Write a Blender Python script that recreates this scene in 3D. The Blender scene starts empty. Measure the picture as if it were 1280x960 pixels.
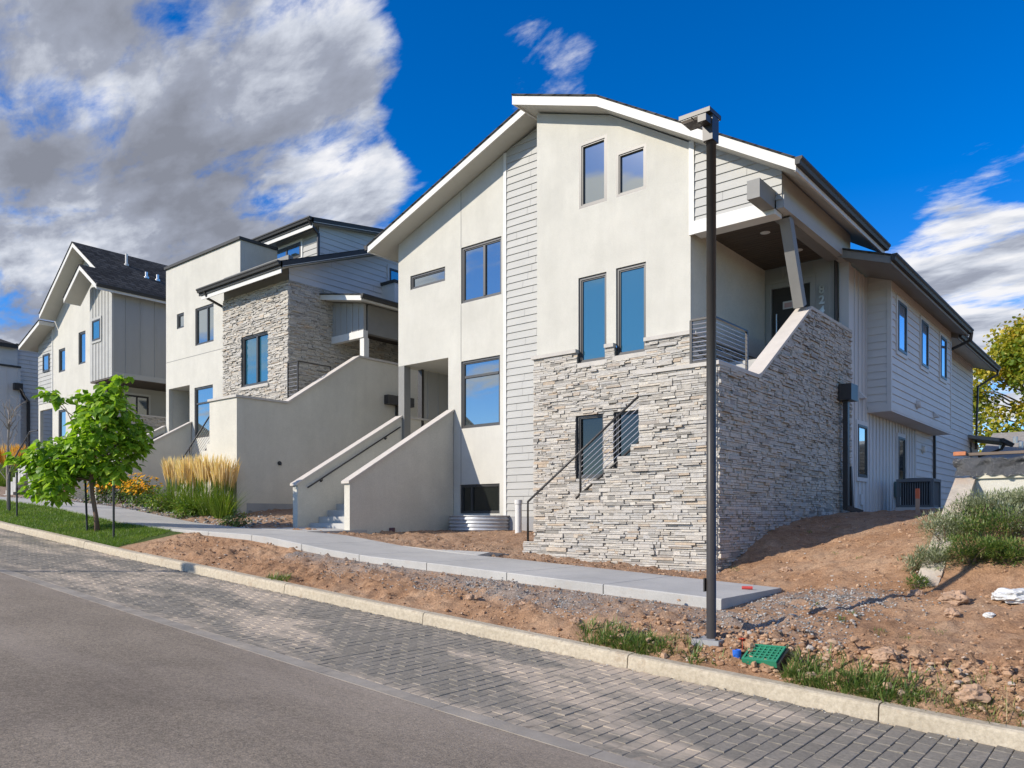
import bpy, bmesh, math, random
import numpy as np
from mathutils import Vector, noise, geometry
random.seed(7)
S = bpy.context.scene
COL = S.collection
R = math.radians

# ------------------------------------------------------------------ survey
# World: X along the street (right), Y into the plots, Z up, camera at the origin.
F = 979.0; HY = 647.0
CA, SA = 0.7697, 0.6386          # heading of the camera against the street
def SY(px, py, Y):               # sight line through a plane of constant Y -> (X, z)
    a = (px - 640) / F
    Z = Y / (0.6384 * a + CA)
    return Z * (CA * a - SA), (HY - py) / F * Z
def SX(px, py, X):               # sight line through a plane of constant X -> (Y, z)
    a = (px - 640) / F
    Z = X / (CA * a - SA)
    return Z * (0.6384 * a + CA), (HY - py) / F * Z

def table(pts):
    xs = [p[0] for p in pts]; ys = [p[1] for p in pts]
    def f(x):
        return float(np.interp(x, xs, ys))
    f.xs, f.ys = xs, ys
    return f
# kerb top and footway heights along the street
K = table([(-400, 3.2), (-120, 2.6), (-60, 1.75), (-45, 1.25), (-35, .72), (-27.6, .3), (-22.4, -.12), (-15.07, -.675), (-8.59, -1.115),
           (-3.9, -1.42), (-1.2, -1.575), (5, -1.83), (20, -2.2), (60, -2.5), (400, -2.5)])
W = table([(-400, 3.6), (-120, 3.0), (-60, 1.9), (-45, 1.3), (-34.6, .82), (-27.6, .55), (-23.8, .32), (-19.4, -.12), (-17.3, -.235), (-13.8, -.33),
           (-13.1, -.37), (-11.3, -.56), (-10.1, -.65), (-8.8, -.70), (-3.86, -.945), (20, -2.0), (400, -2.3)])

# ------------------------------------------------------------------ materials
def new_mat(name):
    m = bpy.data.materials.new(name); m.use_nodes = True
    nt = m.node_tree
    b = nt.nodes['Principled BSDF']
    return m, nt, b
def N(nt, t, **kw):
    n = nt.nodes.new(t)
    for k, v in kw.items():
        if k in n.inputs: n.inputs[k].default_value = v
        else: setattr(n, k, v)
    return n
def pos(nt, scale=(1, 1, 1)):
    g = N(nt, 'ShaderNodeNewGeometry')
    mp = N(nt, 'ShaderNodeMapping'); mp.inputs['Scale'].default_value = scale
    nt.links.new(g.outputs['Position'], mp.inputs['Vector'])
    return mp.outputs['Vector']
def nz(nt, scale, detail=5, rough=.6, vec=None, sc=(1, 1, 1)):
    n = N(nt, 'ShaderNodeTexNoise'); n.inputs['Scale'].default_value = scale
    n.inputs['Detail'].default_value = detail; n.inputs['Roughness'].default_value = rough
    nt.links.new(vec if vec else pos(nt, sc), n.inputs['Vector'])
    return n.outputs['Fac']
def ramp(nt, fac, stops):
    r = N(nt, 'ShaderNodeValToRGB')
    e = r.color_ramp.elements
    while len(e) < len(stops): e.new(.5)
    for i, (p, c) in enumerate(stops):
        e[i].position = p; e[i].color = (*c, 1) if len(c) == 3 else c
    nt.links.new(fac, r.inputs['Fac'])
    return r.outputs['Color']
def mix(nt, a, b, fac, mode='MIX'):
    m = N(nt, 'ShaderNodeMix', data_type='RGBA', blend_type=mode)
    for sock, v in ((m.inputs[0], fac), (m.inputs[6], a), (m.inputs[7], b)):
        if hasattr(v, 'links') or isinstance(v, bpy.types.NodeSocket): nt.links.new(v, sock)
        elif isinstance(v, (int, float)): sock.default_value = v
        else: sock.default_value = (*v, 1)
    return m.outputs[2]
def maths(nt, op, a, b=None, c=None, clamp=False):
    m = N(nt, 'ShaderNodeMath', operation=op, use_clamp=clamp)
    for i, v in enumerate((a, b, c)):
        if v is None: continue
        if isinstance(v, bpy.types.NodeSocket): nt.links.new(v, m.inputs[i])
        else: m.inputs[i].default_value = v
    return m.outputs[0]
def bump(nt, b, h, strength, dist=.01):
    n = N(nt, 'ShaderNodeBump'); n.inputs['Strength'].default_value = strength; n.inputs['Distance'].default_value = dist
    nt.links.new(h, n.inputs['Height']); nt.links.new(n.outputs['Normal'], b.inputs['Normal'])
def lum(c, k): return tuple(min(1, v * k) for v in c)

def simple(name, col, rough=.7, var=.12, vs=3.0, sc=(1, 1, 1), bs=None, bst=.2, bd=.01, metallic=0, spec=.4, var2=None):
    m, nt, b = new_mat(name)
    c = mix(nt, lum(col, 1 - var), lum(col, 1 + var), ramp(nt, nz(nt, vs, 6, .65, sc=sc), [(.3, (0, 0, 0)), (.7, (1, 1, 1))]))
    if var2:
        c = mix(nt, c, var2[0], maths(nt, 'MULTIPLY', ramp(nt, nz(nt, var2[1], 4), [(.5, (0, 0, 0)), (.72, (1, 1, 1))]), var2[2]))
    nt.links.new(c, b.inputs['Base Color'])
    b.inputs['Roughness'].default_value = rough
    b.inputs['Metallic'].default_value = metallic
    b.inputs['Specular IOR Level'].default_value = spec
    if bs: bump(nt, b, nz(nt, bs, 8, .7), bst, bd)
    return m

def m_stucco(name, col):
    m, nt, b = new_mat(name)
    c = mix(nt, lum(col, .90), lum(col, 1.07), ramp(nt, nz(nt, .9, 7, .75), [(.3, (0, 0, 0)), (.7, (1, 1, 1))]))
    streak = ramp(nt, nz(nt, 2.2, 5, .7, sc=(1, 1, .12)), [(.45, (0, 0, 0)), (.8, (1, 1, 1))])
    c = mix(nt, c, lum(col, .82), maths(nt, 'MULTIPLY', streak, .5))
    grain = ramp(nt, nz(nt, 70, 3, .6), [(.3, (.84, .84, .83)), (.7, (1.07, 1.07, 1.07))])
    c = mix(nt, c, grain, 1.0, 'MULTIPLY')
    nt.links.new(c, b.inputs['Base Color'])
    b.inputs['Roughness'].default_value = .92; b.inputs['Specular IOR Level'].default_value = .2
    bump(nt, b, nz(nt, 60, 6, .75), .45, .012)
    return m
STUCCO = m_stucco('stucco', (.565, .545, .485))
STUCCO2 = m_stucco('stucco_warm', (.60, .57, .49))
SIDING = simple('painted_siding', (.385, .38, .355), .6, .06, 1.2, sc=(1, 1, 3), bs=30, bst=.08)
SIDING_LIFT = simple('painted_siding_shade_lift', (.58, .565, .54), .6, .06, 1.2, sc=(1, 1, 3), bs=30, bst=.08)  # lighter copy of the siding: fill light for shaded sides put into the colour
BOARD = simple('painted_board', (.33, .33, .315), .6, .07, 1.0, sc=(1, 1, .3), bs=30, bst=.08)
BOARD_LIFT = simple('painted_board_shade_lift', (.54, .53, .52), .6, .07, 1.0, sc=(1, 1, .3), bs=30, bst=.08)  # board copy with base colour raised in place of fill light in the shade
TRIM = simple('trim_paint', (.62, .61, .57), .55, .05, 2)
FASCIA = simple('fascia_paint', (.62, .605, .565), .55, .06, 2.5, sc=(1, 1, 1))
SOFFIT = simple('soffit_paint', (.5, .49, .44), .7, .05, 2)
GREYTRIM = simple('grey_trim', (.21, .205, .19), .6, .08, 2)
DARKMETAL = simple('bronze_metal', (.042, .038, .035), .42, .15, 4, spec=.4)
GUTTER = simple('gutter_metal', (.045, .045, .044), .6, .1, 3, spec=.3)
FRAME = simple('window_frame', (.045, .045, .045), .4, .1, 3, spec=.5)
FRAME_L = simple('window_frame_light', (.085, .08, .074), .4, .1, 3, spec=.5)
DOORM = simple('door_paint', (.035, .032, .03), .35, .1, 3, spec=.5)
STEEL = simple('brushed_steel', (.6, .6, .58), .3, .05, 8, metallic=.9)
CONC = simple('concrete', (.44, .43, .405), .9, .12, 1.4, bs=45, bst=.3, bd=.006, var2=((.33, .32, .3), .8, .5), spec=.2)
CONC_D = simple('concrete_foundation', (.30, .305, .31), .9, .12, 1.5, bs=30, bst=.3, spec=.2, var2=((.36, .3, .24), .7, .35))
CAP = simple('cast_cap', (.47, .44, .395), .85, .1, 4, bs=40, bst=.3)
CAPW = simple('cast_cap_pale', (.52, .475, .42), .85, .07, 4, bs=40, bst=.3)
MORTAR = simple('mortar', (.10, .095, .085), .95, .2, 6, bs=20, bst=.3)
PORCHWOOD = simple('porch_boards', (.085, .065, .048), .6, .3, 3, sc=(.3, 4, 1), bs=20, bst=.1)
DARKROOM = simple('dark_room', (.03, .03, .03), .9, .1, 2)
PIPE = simple('pvc_pipe', (.62, .61, .58), .5, .06, 4)
SEAM = simple('board_seam', (.16, .155, .145), .8, .1, 3)

def m_shingle():
    m, nt, b = new_mat('roof_shingles')
    br = N(nt, 'ShaderNodeTexBrick'); br.inputs['Scale'].default_value = 1
    br.inputs['Brick Width'].default_value = .34; br.inputs['Row Height'].default_value = .14; br.inputs['Mortar Size'].default_value = .012
    br.inputs['Color1'].default_value = (.035, .034, .033, 1); br.inputs['Color2'].default_value = (.075, .072, .068, 1); br.inputs['Mortar'].default_value = (.015, .015, .015, 1)
    g = N(nt, 'ShaderNodeNewGeometry'); sp = N(nt, 'ShaderNodeSeparateXYZ'); cb = N(nt, 'ShaderNodeCombineXYZ')
    nt.links.new(g.outputs['Position'], sp.inputs[0]); nt.links.new(sp.outputs['Y'], cb.inputs['X']); nt.links.new(sp.outputs['Z'], cb.inputs['Y'])
    nt.links.new(cb.outputs[0], br.inputs['Vector'])
    c = mix(nt, br.outputs['Color'], ramp(nt, nz(nt, 5, 5), [(.3, (.6, .6, .6)), (.7, (1.4, 1.4, 1.4))]), 1.0, 'MULTIPLY')
    nt.links.new(c, b.inputs['Base Color']); b.inputs['Roughness'].default_value = .95; b.inputs['Specular IOR Level'].default_value = .1
    bump(nt, b, br.outputs['Fac'], .6, -.01)
    return m
SHINGLE = m_shingle()
SHINGLE_G = simple('grey_shingles', (.27, .25, .225), .95, .25, 6, sc=(1, 1, 3), bs=30, bst=.4, spec=.1)

def m_stone():
    m, nt, b = new_mat('ledge_stone')
    at = N(nt, 'ShaderNodeAttribute', attribute_name='tint')
    c = ramp(nt, at.outputs['Fac'], [(0, (.23, .215, .19)), (.08, (.36, .34, .305)), (.2, (.47, .43, .37)), (.42, (.44, .42, .385)), (.58, (.53, .49, .43)), (.72, (.41, .395, .37)), (.86, (.56, .52, .45)), (.95, (.46, .37, .275)), (1, (.31, .30, .285))])
    n1 = nz(nt, 14, 7, .7, sc=(1, 1, 2.5))
    c = mix(nt, c, ramp(nt, n1, [(.3, (.72, .70, .68)), (.5, (1, 1, 1)), (.72, (1.22, 1.2, 1.16))]), 1.0, 'MULTIPLY')
    rust = ramp(nt, nz(nt, 2.3, 5, .7), [(.56, (0, 0, 0)), (.74, (1, 1, 1))])
    c = mix(nt, c, (.42, .30, .19), maths(nt, 'MULTIPLY', rust, .16))
    nt.links.new(c, b.inputs['Base Color']); b.inputs['Roughness'].default_value = .88; b.inputs['Specular IOR Level'].default_value = .25
    bump(nt, b, nz(nt, 30, 8, .75), .7, .02)
    return m
STONE = m_stone()

def m_glass(name, dark, tint, refl, fk=.8):
    m, nt, b = new_mat(name)
    b.inputs['Base Color'].default_value = (*dark, 1); b.inputs['Roughness'].default_value = .12; b.inputs['Specular IOR Level'].default_value = .5
    g = N(nt, 'ShaderNodeBsdfGlossy'); g.inputs['Color'].default_value = (*tint, 1); g.inputs['Roughness'].default_value = .015
    fr = N(nt, 'ShaderNodeLayerWeight'); fr.inputs['Blend'].default_value = .35
    f = maths(nt, 'ADD', maths(nt, 'MULTIPLY', fr.outputs['Fresnel'], fk), refl, clamp=True)
    ms = N(nt, 'ShaderNodeMixShader')
    nt.links.new(f, ms.inputs[0]); nt.links.new(b.outputs[0], ms.inputs[1]); nt.links.new(g.outputs[0], ms.inputs[2])
    n = N(nt, 'ShaderNodeBump'); n.inputs['Strength'].default_value = .03; n.inputs['Distance'].default_value = .02
    nt.links.new(nz(nt, 1.3, 2), n.inputs['Height']); nt.links.new(n.outputs['Normal'], g.inputs['Normal'])
    nt.links.new(ms.outputs[0], nt.nodes['Material Output'].inputs['Surface'])
    return m
GLASS = m_glass('window_glass', (.03, .045, .05), (.8, .86, .86), .32)
GLASS_T = m_glass('window_glass_shade', (.022, .10, .155), (.75, .85, .85), .08)       # drawn blue-grey shade behind the pane
GLASS_D = m_glass('window_glass_dark', (.012, .014, .012), (.7, .8, .75), .015, .12)
GLASS_B = m_glass('window_glass_blind', (.30, .33, .38), (.8, .9, 1.0), .3)

# ------------------------------------------------------------------ mesh builder
class MB:
    def __init__(s): s.v = []; s.f = []; s.m = []; s.t = []
    def poly(s, pts, mi=0, t=0.0):
        i = len(s.v); s.v.extend([tuple(p) for p in pts]); s.f.append(tuple(range(i, i + len(pts)))); s.m.append(mi); s.t.append(t)
    def hexa(s, c, mi=0, t=0.0):          # 8 corners: 0-3 loop, 4-7 the opposite loop
        i = len(s.v); s.v.extend([tuple(p) for p in c])
        for q in ((0, 1, 2, 3), (7, 6, 5, 4), (0, 4, 5, 1), (1, 5, 6, 2), (2, 6, 7, 3), (3, 7, 4, 0)):
            s.f.append(tuple(i + k for k in q)); s.m.append(mi); s.t.append(t)
    def box(s, x0, x1, y0, y1, z0, z1, mi=0, t=0.0):
        s.hexa([(x0, y0, z0), (x1, y0, z0), (x1, y1, z0), (x0, y1, z0), (x0, y0, z1), (x1, y0, z1), (x1, y1, z1), (x0, y1, z1)], mi, t)
    def pbox(s, P, s0, s1, o0, o1, z0, z1, mi=0, t=0.0):
        s.hexa([P(s0, o0, z0), P(s1, o0, z0), P(s1, o1, z0), P(s0, o1, z0), P(s0, o0, z1), P(s1, o0, z1), P(s1, o1, z1), P(s0, o1, z1)], mi, t)
    def bar(s, a, b, w, h=None, mi=0, up=(0, 0, 1)):   # rectangular bar from a to b
        h = h or w; a = Vector(a); b = Vector(b); d = (b - a).normalized(); u = Vector(up)
        if abs(d.dot(u)) > .98: u = Vector((1, 0, 0))
        r = d.cross(u).normalized() * w / 2; u = r.cross(d).normalized() * h / 2
        s.hexa([a - r - u, a + r - u, a + r + u, a - r + u, b - r - u, b + r - u, b + r + u, b - r + u], mi)
    def tube(s, pts, rad, n=8, mi=0, cap=True):
        pts = [Vector(p) for p in pts]
        rad = rad if isinstance(rad, (list, tuple)) else [rad] * len(pts)
        base = len(s.v); pr = None
        for k, p in enumerate(pts):
            d = (pts[min(k + 1, len(pts) - 1)] - pts[max(k - 1, 0)])
            if d.length < 1e-9: d = Vector((0, 0, 1))
            d.normalize()
            if pr is None:
                pr = d.orthogonal().normalized()
            pr = (pr - d * pr.dot(d))
            pr = pr.normalized() if pr.length > 1e-6 else d.orthogonal().normalized()
            q = d.cross(pr)
            for j in range(n):
                a = 2 * math.pi * j / n
                s.v.append(tuple(p + (pr * math.cos(a) + q * math.sin(a)) * rad[k]))
        for k in range(len(pts) - 1):
            for j in range(n):
                a0 = base + k * n + j; a1 = base + k * n + (j + 1) % n
                s.f.append((a0, a1, a1 + n, a0 + n)); s.m.append(mi); s.t.append(0)
        if cap:
            s.f.append(tuple(base + j for j in range(n))[::-1]); s.m.append(mi); s.t.append(0)
            e = base + (len(pts) - 1) * n
            s.f.append(tuple(e + j for j in range(n))); s.m.append(mi); s.t.append(0)
    def lathe(s, prof, c=(0, 0, 0), n=20, mi=0, ax='z'):
        base = len(s.v)
        for r, z in prof:
            for j in range(n):
                a = 2 * math.pi * j / n
                s.v.append((c[0] + r * math.cos(a), c[1] + r * math.sin(a), c[2] + z) if ax == 'z' else
                           ((c[0] + z, c[1] + r * math.cos(a), c[2] + r * math.sin(a)) if ax == 'x' else (c[0] + r * math.cos(a), c[1] - z, c[2] + r * math.sin(a))))
        for k in range(len(prof) - 1):
            for j in range(n):
                a0 = base + k * n + j; a1 = base + k * n + (j + 1) % n
                s.f.append((a0, a1, a1 + n, a0 + n)); s.m.append(mi); s.t.append(0)
    def prism(s, poly, P, o0, o1, mi=0):   # 2-d outline (s,z) extruded between two 'out' values
        tri = geometry.tessellate_polygon([[Vector((a, b, 0)) for a, b in poly]])
        n = len(poly); i = len(s.v)
        s.v.extend([tuple(P(a, o0, b)) for a, b in poly]); s.v.extend([tuple(P(a, o1, b)) for a, b in poly])
        for t in tri:
            s.f.append(tuple(i + k for k in t)); s.f.append(tuple(i + n + k for k in reversed(t))); s.m += [mi, mi]; s.t += [0, 0]
        for k in range(n):
            s.f.append((i + k, i + (k + 1) % n, i + n + (k + 1) % n, i + n + k)); s.m.append(mi); s.t.append(0)
    def wall(s, outline, holes, P, depth=.15, mi=0):   # outer face at out = 0, rectangular holes with reveals
        loops = [outline] + [[(a, c), (b, c), (b, d), (a, d)] for a, b, c, d in holes]
        flat = [p for l in loops for p in l]
        tri = geometry.tessellate_polygon([[Vector((a, b, 0)) for a, b in l] for l in loops])
        i = len(s.v); n = len(flat)
        s.v.extend([tuple(P(a, 0, b)) for a, b in flat]); s.v.extend([tuple(P(a, -depth, b)) for a, b in flat])
        for t in tri:
            s.f.append(tuple(i + k for k in t)); s.f.append(tuple(i + n + k for k in reversed(t))); s.m += [mi, mi]; s.t += [0, 0]
        st = 0
        for l in loops:
            m = len(l)
            for k in range(m):
                a = i + st + k; b = i + st + (k + 1) % m
                s.f.append((a, b, b + n, a + n)); s.m.append(mi); s.t.append(0)
            st += m
    def build(s, name, mats, parent=None, smooth=False, tint=False, fix=True):
        me = bpy.data.meshes.new(name)
        me.from_pydata(s.v, [], s.f)
        for m in (mats if isinstance(mats, (list, tuple)) else [mats]): me.materials.append(m)
        me.polygons.foreach_set('material_index', s.m)
        if tint:
            at = me.attributes.new('tint', 'FLOAT', 'FACE'); at.data.foreach_set('value', s.t)
        if smooth: me.polygons.foreach_set('use_smooth', [True] * len(s.f))
        if fix:
            bm = bmesh.new(); bm.from_mesh(me); bmesh.ops.recalc_face_normals(bm, faces=bm.faces); bm.to_mesh(me); bm.free()
        me.update()
        o = bpy.data.objects.new(name, me); COL.objects.link(o)
        if parent:
            o.parent = parent
            ofs = Vector((0, 0, 0)); p = parent
            while p: ofs += p.location; p = p.parent
            o.location = -ofs
        return o
def PY(c): return lambda s, o, z: Vector((s, c - o, z))
def PX(c): return lambda s, o, z: Vector((c + o, s, z))

def tag(o, label=None, cat=None, group=None, kind=None):
    if label: o['label'] = label
    if cat: o['category'] = cat
    if group: o['group'] = group
    if kind: o['kind'] = kind
    return o
def thing(name, label, cat, loc=(0, 0, 0), group=None):
    o = bpy.data.objects.new(name, None); COL.objects.link(o); o.location = loc; o.empty_display_size = .3
    return tag(o, label, cat, group)
def shift_origin(o, loc):     # keeps the shape, moves the object's origin to its base
    loc = Vector(loc)
    o.data.transform(__import__('mathutils').Matrix.Translation(-loc)); o.location = loc
    return o

# ------------------------------------------------------------------ cladding generators
def hits(poly, z):
    xs = []
    n = len(poly)
    for i in range(n):
        (a, b), (c, d) = poly[i], poly[(i + 1) % n]
        if (b <= z < d) or (d <= z < b): xs.append(a + (z - b) / (d - b) * (c - a))
    xs.sort()
    return [(xs[i], xs[i + 1]) for i in range(0, len(xs) - 1, 2)]
def clip_rows(poly, holes, z):
    iv = hits(poly, z)
    for a, b, c, d in holes:
        if c <= z <= d:
            out = []
            for s, e in iv:
                if b <= s or a >= e: out.append((s, e)); continue
                if s < a: out.append((s, a))
                if b < e: out.append((b, e))
            iv = out
    return iv
def stone_face(P, poly, holes, seed=1, sc=.86):
    rnd = random.Random(seed); mb = MB()
    z = min(p[1] for p in poly); zt = max(p[1] for p in poly)
    # backing
    sa, sb = min(p[0] for p in poly), max(p[0] for p in poly)
    mb.wall([(min(max(a, sa + .05), sb - .05), b) for a, b in poly], holes, lambda s, o, zz: P(s, o - .012, zz), .2, 1)
    while z < zt - .015:
        h = rnd.choice([.038, .045, .05, .06, .07, .09]) * sc
        h = min(h, zt - z)
        for s0, e0 in clip_rows(poly, holes, z + h / 2):
            x = s0
            while x < e0 - .01:
                L = rnd.choice([.08, .12, .16, .2, .26, .32, .44]) * sc * rnd.uniform(.8, 1.25)
                if e0 - x - L < .1: L = e0 - x
                two = h > .065 * sc and rnd.random() < .5
                parts = [(z, z + h)] if not two else [(z, z + h * .5), (z + h * .5, z + h)]
                for q0, q1 in parts:
                    out = rnd.uniform(.0, .042) + (.016 if rnd.random() < .14 else 0)
                    g = .003
                    j = lambda k=.004: rnd.uniform(-k, k)
                    t = rnd.random() ** 1.0
                    a, b, c, d = x + g, x + L - g, q0 + g, q1 - g
                    f4 = [P(a + j(), out + j(), c + j(.002)), P(b + j(), out + j(), c + j(.002)), P(b + j(), out + j(), d + j(.002)), P(a + j(), out + j(), d + j(.002))]
                    b4 = [P(a, -.06, c), P(b, -.06, c), P(b, -.06, d), P(a, -.06, d)]
                    i = len(mb.v); mb.v.extend([tuple(p) for p in f4 + b4])
                    for q in ((0, 1, 2, 3), (0, 4, 5, 1), (1, 5, 6, 2), (2, 6, 7, 3), (3, 7, 4, 0)):
                        mb.f.append(tuple(i + k for k in q)); mb.m.append(0); mb.t.append(t)
                x += L
        z += h
    return mb
def clip_half(poly, zc, keep_above):
    out = []
    n = len(poly)
    for i in range(n):
        a, b = poly[i], poly[(i + 1) % n]
        ia = (a[1] >= zc) if keep_above else (a[1] <= zc)
        ib = (b[1] >= zc) if keep_above else (b[1] <= zc)
        if ia: out.append(a)
        if ia != ib:
            t = (zc - a[1]) / (b[1] - a[1]); out.append((a[0] + t * (b[0] - a[0]), zc))
    return out
def lap_face(P, poly, exposure=.178, proud=.022, z0=0.0, seed=1):
    mb = MB(); rnd = random.Random(seed)
    zb = min(p[1] for p in poly); zt = max(p[1] for p in poly)
    k = math.floor((zb - z0) / exposure)
    while z0 + k * exposure < zt:
        a = z0 + k * exposure; b = a + exposure
        pl = clip_half(clip_half(poly, a, True), b, False)
        if len(pl) >= 3:
            of = lambda z: proud * (1 - (z - a) / exposure) + .002
            mb.poly([P(s, of(z), z) for s, z in pl])
            s_lo, s_hi = min(s for s, z in pl), max(s for s, z in pl)
            if s_hi - s_lo > 1.5 and abs(pl[0][1] - a) < 1e-6 and rnd.random() < .8:
                sj = s_lo + .3 + rnd.random() * (s_hi - s_lo - .6)
                zt_ = [z for s, z in pl]
                if len(pl) == 4 and sj < s_hi - .2:
                    mb.poly([P(sj - .003, proud + .0035, a + .002), P(sj + .003, proud + .0035, a + .002), P(sj + .003, of(b) + .0015, b - .003), P(sj - .003, of(b) + .0015, b - .003)], 1)
            lo = [s for s, z in pl if abs(z - a) < 1e-6]
            if len(lo) >= 2:
                s0, s1 = min(lo), max(lo)
                mb.poly([P(s0, proud + .002, a), P(s1, proud + .002, a), P(s1, 0, a), P(s0, 0, a)])
        k += 1
    mb.poly([P(s, -.02, z) for s, z in poly])
    return mb
def batten_face(P, poly, spacing=.34, w=.045, th=.022, s0=None, holes=()):
    mb = MB(); mb.wall(list(poly), list(holes), P, .1, 0)
    sm = min(p[0] for p in poly); sM = max(p[0] for p in poly)
    sw = [(b, a) for a, b in poly]
    s = (s0 if s0 is not None else sm + spacing / 2)
    while s < sM - .01:
        if s > sm + .01:
            hs = [(c, d, a, b) for a, b, c, d in holes]
            for z0, z1 in clip_rows(sw, hs, s):
                mb.pbox(P, s - w / 2, s + w / 2, .001, th, z0 + .003, z1 - .003)
        s += spacing
    return mb

def window(house, P, s0, s1, z0, z1, bars=(), glass=GLASS, frame=FRAME, fw=.055, o0=-.10, o1=-.035, sill=None, casing=None, name='window'):
    mb = MB()
    mb.pbox(P, s0, s1, o0, o1, z0, z0 + fw); mb.pbox(P, s0, s1, o0, o1, z1 - fw, z1)
    mb.pbox(P, s0, s0 + fw, o0, o1, z0 + fw, z1 - fw); mb.pbox(P, s1 - fw, s1, o0, o1, z0 + fw, z1 - fw)
    # thin inner sash step
    k = fw * .45
    mb.pbox(P, s0 + fw, s1 - fw, o0, o1 - .02, z0 + fw, z0 + fw + k); mb.pbox(P, s0 + fw, s1 - fw, o0, o1 - .02, z1 - fw - k, z1 - fw)
    mb.pbox(P, s0 + fw, s0 + fw + k, o0, o1 - .02, z0 + fw + k, z1 - fw - k); mb.pbox(P, s1 - fw - k, s1 - fw, o0, o1 - .02, z0 + fw + k, z1 - fw - k)
    for kind, fr in bars:
        if kind == 'v':
            c = s0 + (s1 - s0) * fr; mb.pbox(P, c - fw * .6, c + fw * .6, o0, o1 - .004, z0 + fw + k, z1 - fw - k)
        else:
            c = z0 + (z1 - z0) * fr; mb.pbox(P, s0 + fw + k, s1 - fw - k, o0, o1 - .003, c - fw * .5, c + fw * .5)
    w = mb.build(name, frame, house)
    g = MB(); om = o0 + .02
    g.pbox(P, s0 + fw * .5, s1 - fw * .5, om - .012, om, z0 + fw * .5, z1 - fw * .5)
    g.build('pane', glass, w)
    if sill:
        q = MB(); q.pbox(P, s0 - .05, s1 + .05, -.02, .06, z0 - .10, z0 - .004); q.build('sill', sill, w)
    if casing:
        q = MB(); cw = .1; co = .045
        q.pbox(P, s0 - cw, s1 + cw, .0, co, z0 - cw, z0 - .002); q.pbox(P, s0 - cw, s1 + cw, .0, co, z1 + .002, z1 + cw)
        q.pbox(P, s0 - cw, s0 - .002, .0, co, z0 - .002, z1 + .002); q.pbox(P, s1 + .002, s1 + cw, .0, co, z0 - .002, z1 + .002)
        q.build('casing', casing, w)
    return w
def wpx(Y, pl, pr, yt, yb):      # window rectangle on a Y plane from its left edge
    a, zt = SY(pl, yt, Y); _, zb = SY(pl, yb, Y); b, _ = SY(pr, yt, Y)
    return (a, b, zb, zt)

def roof_slab(house, prof, M, t0, t1, th=.22, top=SHINGLE, front=FASCIA, under=SOFFIT, name='roof', ends=True, front_h=None):
    """prof: (s,z) polyline of the top; M(s,t,z) maps to world; t0 is the front end."""
    mb = MB()
    def sheet(m, d0, d1, ta, tb):
        po = [(s, z - d0) for s, z in prof] + [(s, z - d1) for s, z in reversed(prof)]
        m.prism(po, lambda s, o, z: M(s, o, z), ta, tb)
    sheet(mb, 0, .035, t0 - .03, t1)
    r = mb.build(name, top, house)
    f = MB(); sheet(f, .036, th, t0, t0 + .035); sheet(f, .036, th, t1 - .035, t1)
    s, z = prof[0]; e, y = prof[-1]
    f.hexa([M(s, t0 + .035, z - th), M(s + .035 * (1 if e > s else -1), t0 + .035, z - th), M(s + .035 * (1 if e > s else -1), t0 + .035, z - .036), M(s, t0 + .035, z - .036),
            M(s, t1 - .035, z - th), M(s + .035 * (1 if e > s else -1), t1 - .035, z - th), M(s + .035 * (1 if e > s else -1), t1 - .035, z - .036), M(s, t1 - .035, z - .036)])
    k = -1 if e > s else 1
    f.hexa([M(e, t0 + .035, y - th), M(e + .035 * k, t0 + .035, y - th), M(e + .035 * k, t0 + .035, y - .036), M(e, t0 + .035, y - .036),
            M(e, t1 - .035, y - th), M(e + .035 * k, t1 - .035, y - th), M(e + .035 * k, t1 - .035, y - .036), M(e, t1 - .035, y - .036)])
    f.build('fascia', front, r)
    u = MB(); d = th - .03
    po = [(a + (.036 if i == 0 else 0) * (-k), b - d + .02) for i, (a, b) in enumerate(prof)]
    po[-1] = (po[-1][0] + .036 * k, po[-1][1])
    po = po + [(a, b - .02) for a, b in reversed(po)]
    u.prism(po, lambda a, o, b: M(a, o, b), t0 + .036, t1 - .036)
    u.build('soffit', under, r)
    return r
def gutter(roof, a, b, side, mat=GUTTER, w=.13, h=.13):
    """a,b: eave line ends; side: outward unit vector"""
    a = Vector(a); b = Vector(b); side = Vector(side); up = Vector((0, 0, 1))
    prof = [(0, 0), (0, -h), (w * .6, -h), (w * .75, -h * .55), (w, -h * .3), (w, 0), (w - .012, 0), (w - .02, -h * .3), (w * .55, -h + .012), (.012, -h + .012), (.012, 0)]
    mb = MB(); n = len(prof); i = 0
    for p in (a, b):
        for u, v in prof: mb.v.append(tuple(p + side * u + up * v))
    for k in range(n):
        mb.f.append((k, (k + 1) % n, n + (k + 1) % n, n + k)); mb.m.append(0); mb.t.append(0)
    tri = geometry.tessellate_polygon([[Vector((u, v, 0)) for u, v in prof[:6]]])
    for t in tri:
        mb.f.append(tuple(t)); mb.f.append(tuple(n + q for q in t)); mb.m += [0, 0]; mb.t += [0, 0]
    return mb.build('gutter', mat, roof)
def downspout(house, pts, mat=DARKMETAL, w=.08, name='downspout', parent=None):
    mb = MB()
    for a, b in zip(pts, pts[1:]):
        d = (Vector(b) - Vector(a)).normalized() * .03
        mb.bar(Vector(a) - d, Vector(b) + d, w, w * .8)
    return mb.build(name, mat, parent or house)
MYZ = lambda s, t, z: Vector((s, t, z))       # profile across X, extruded along Y
MXZ = lambda s, t, z: Vector((t, s, z))       # profile across Y, extruded along X

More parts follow.
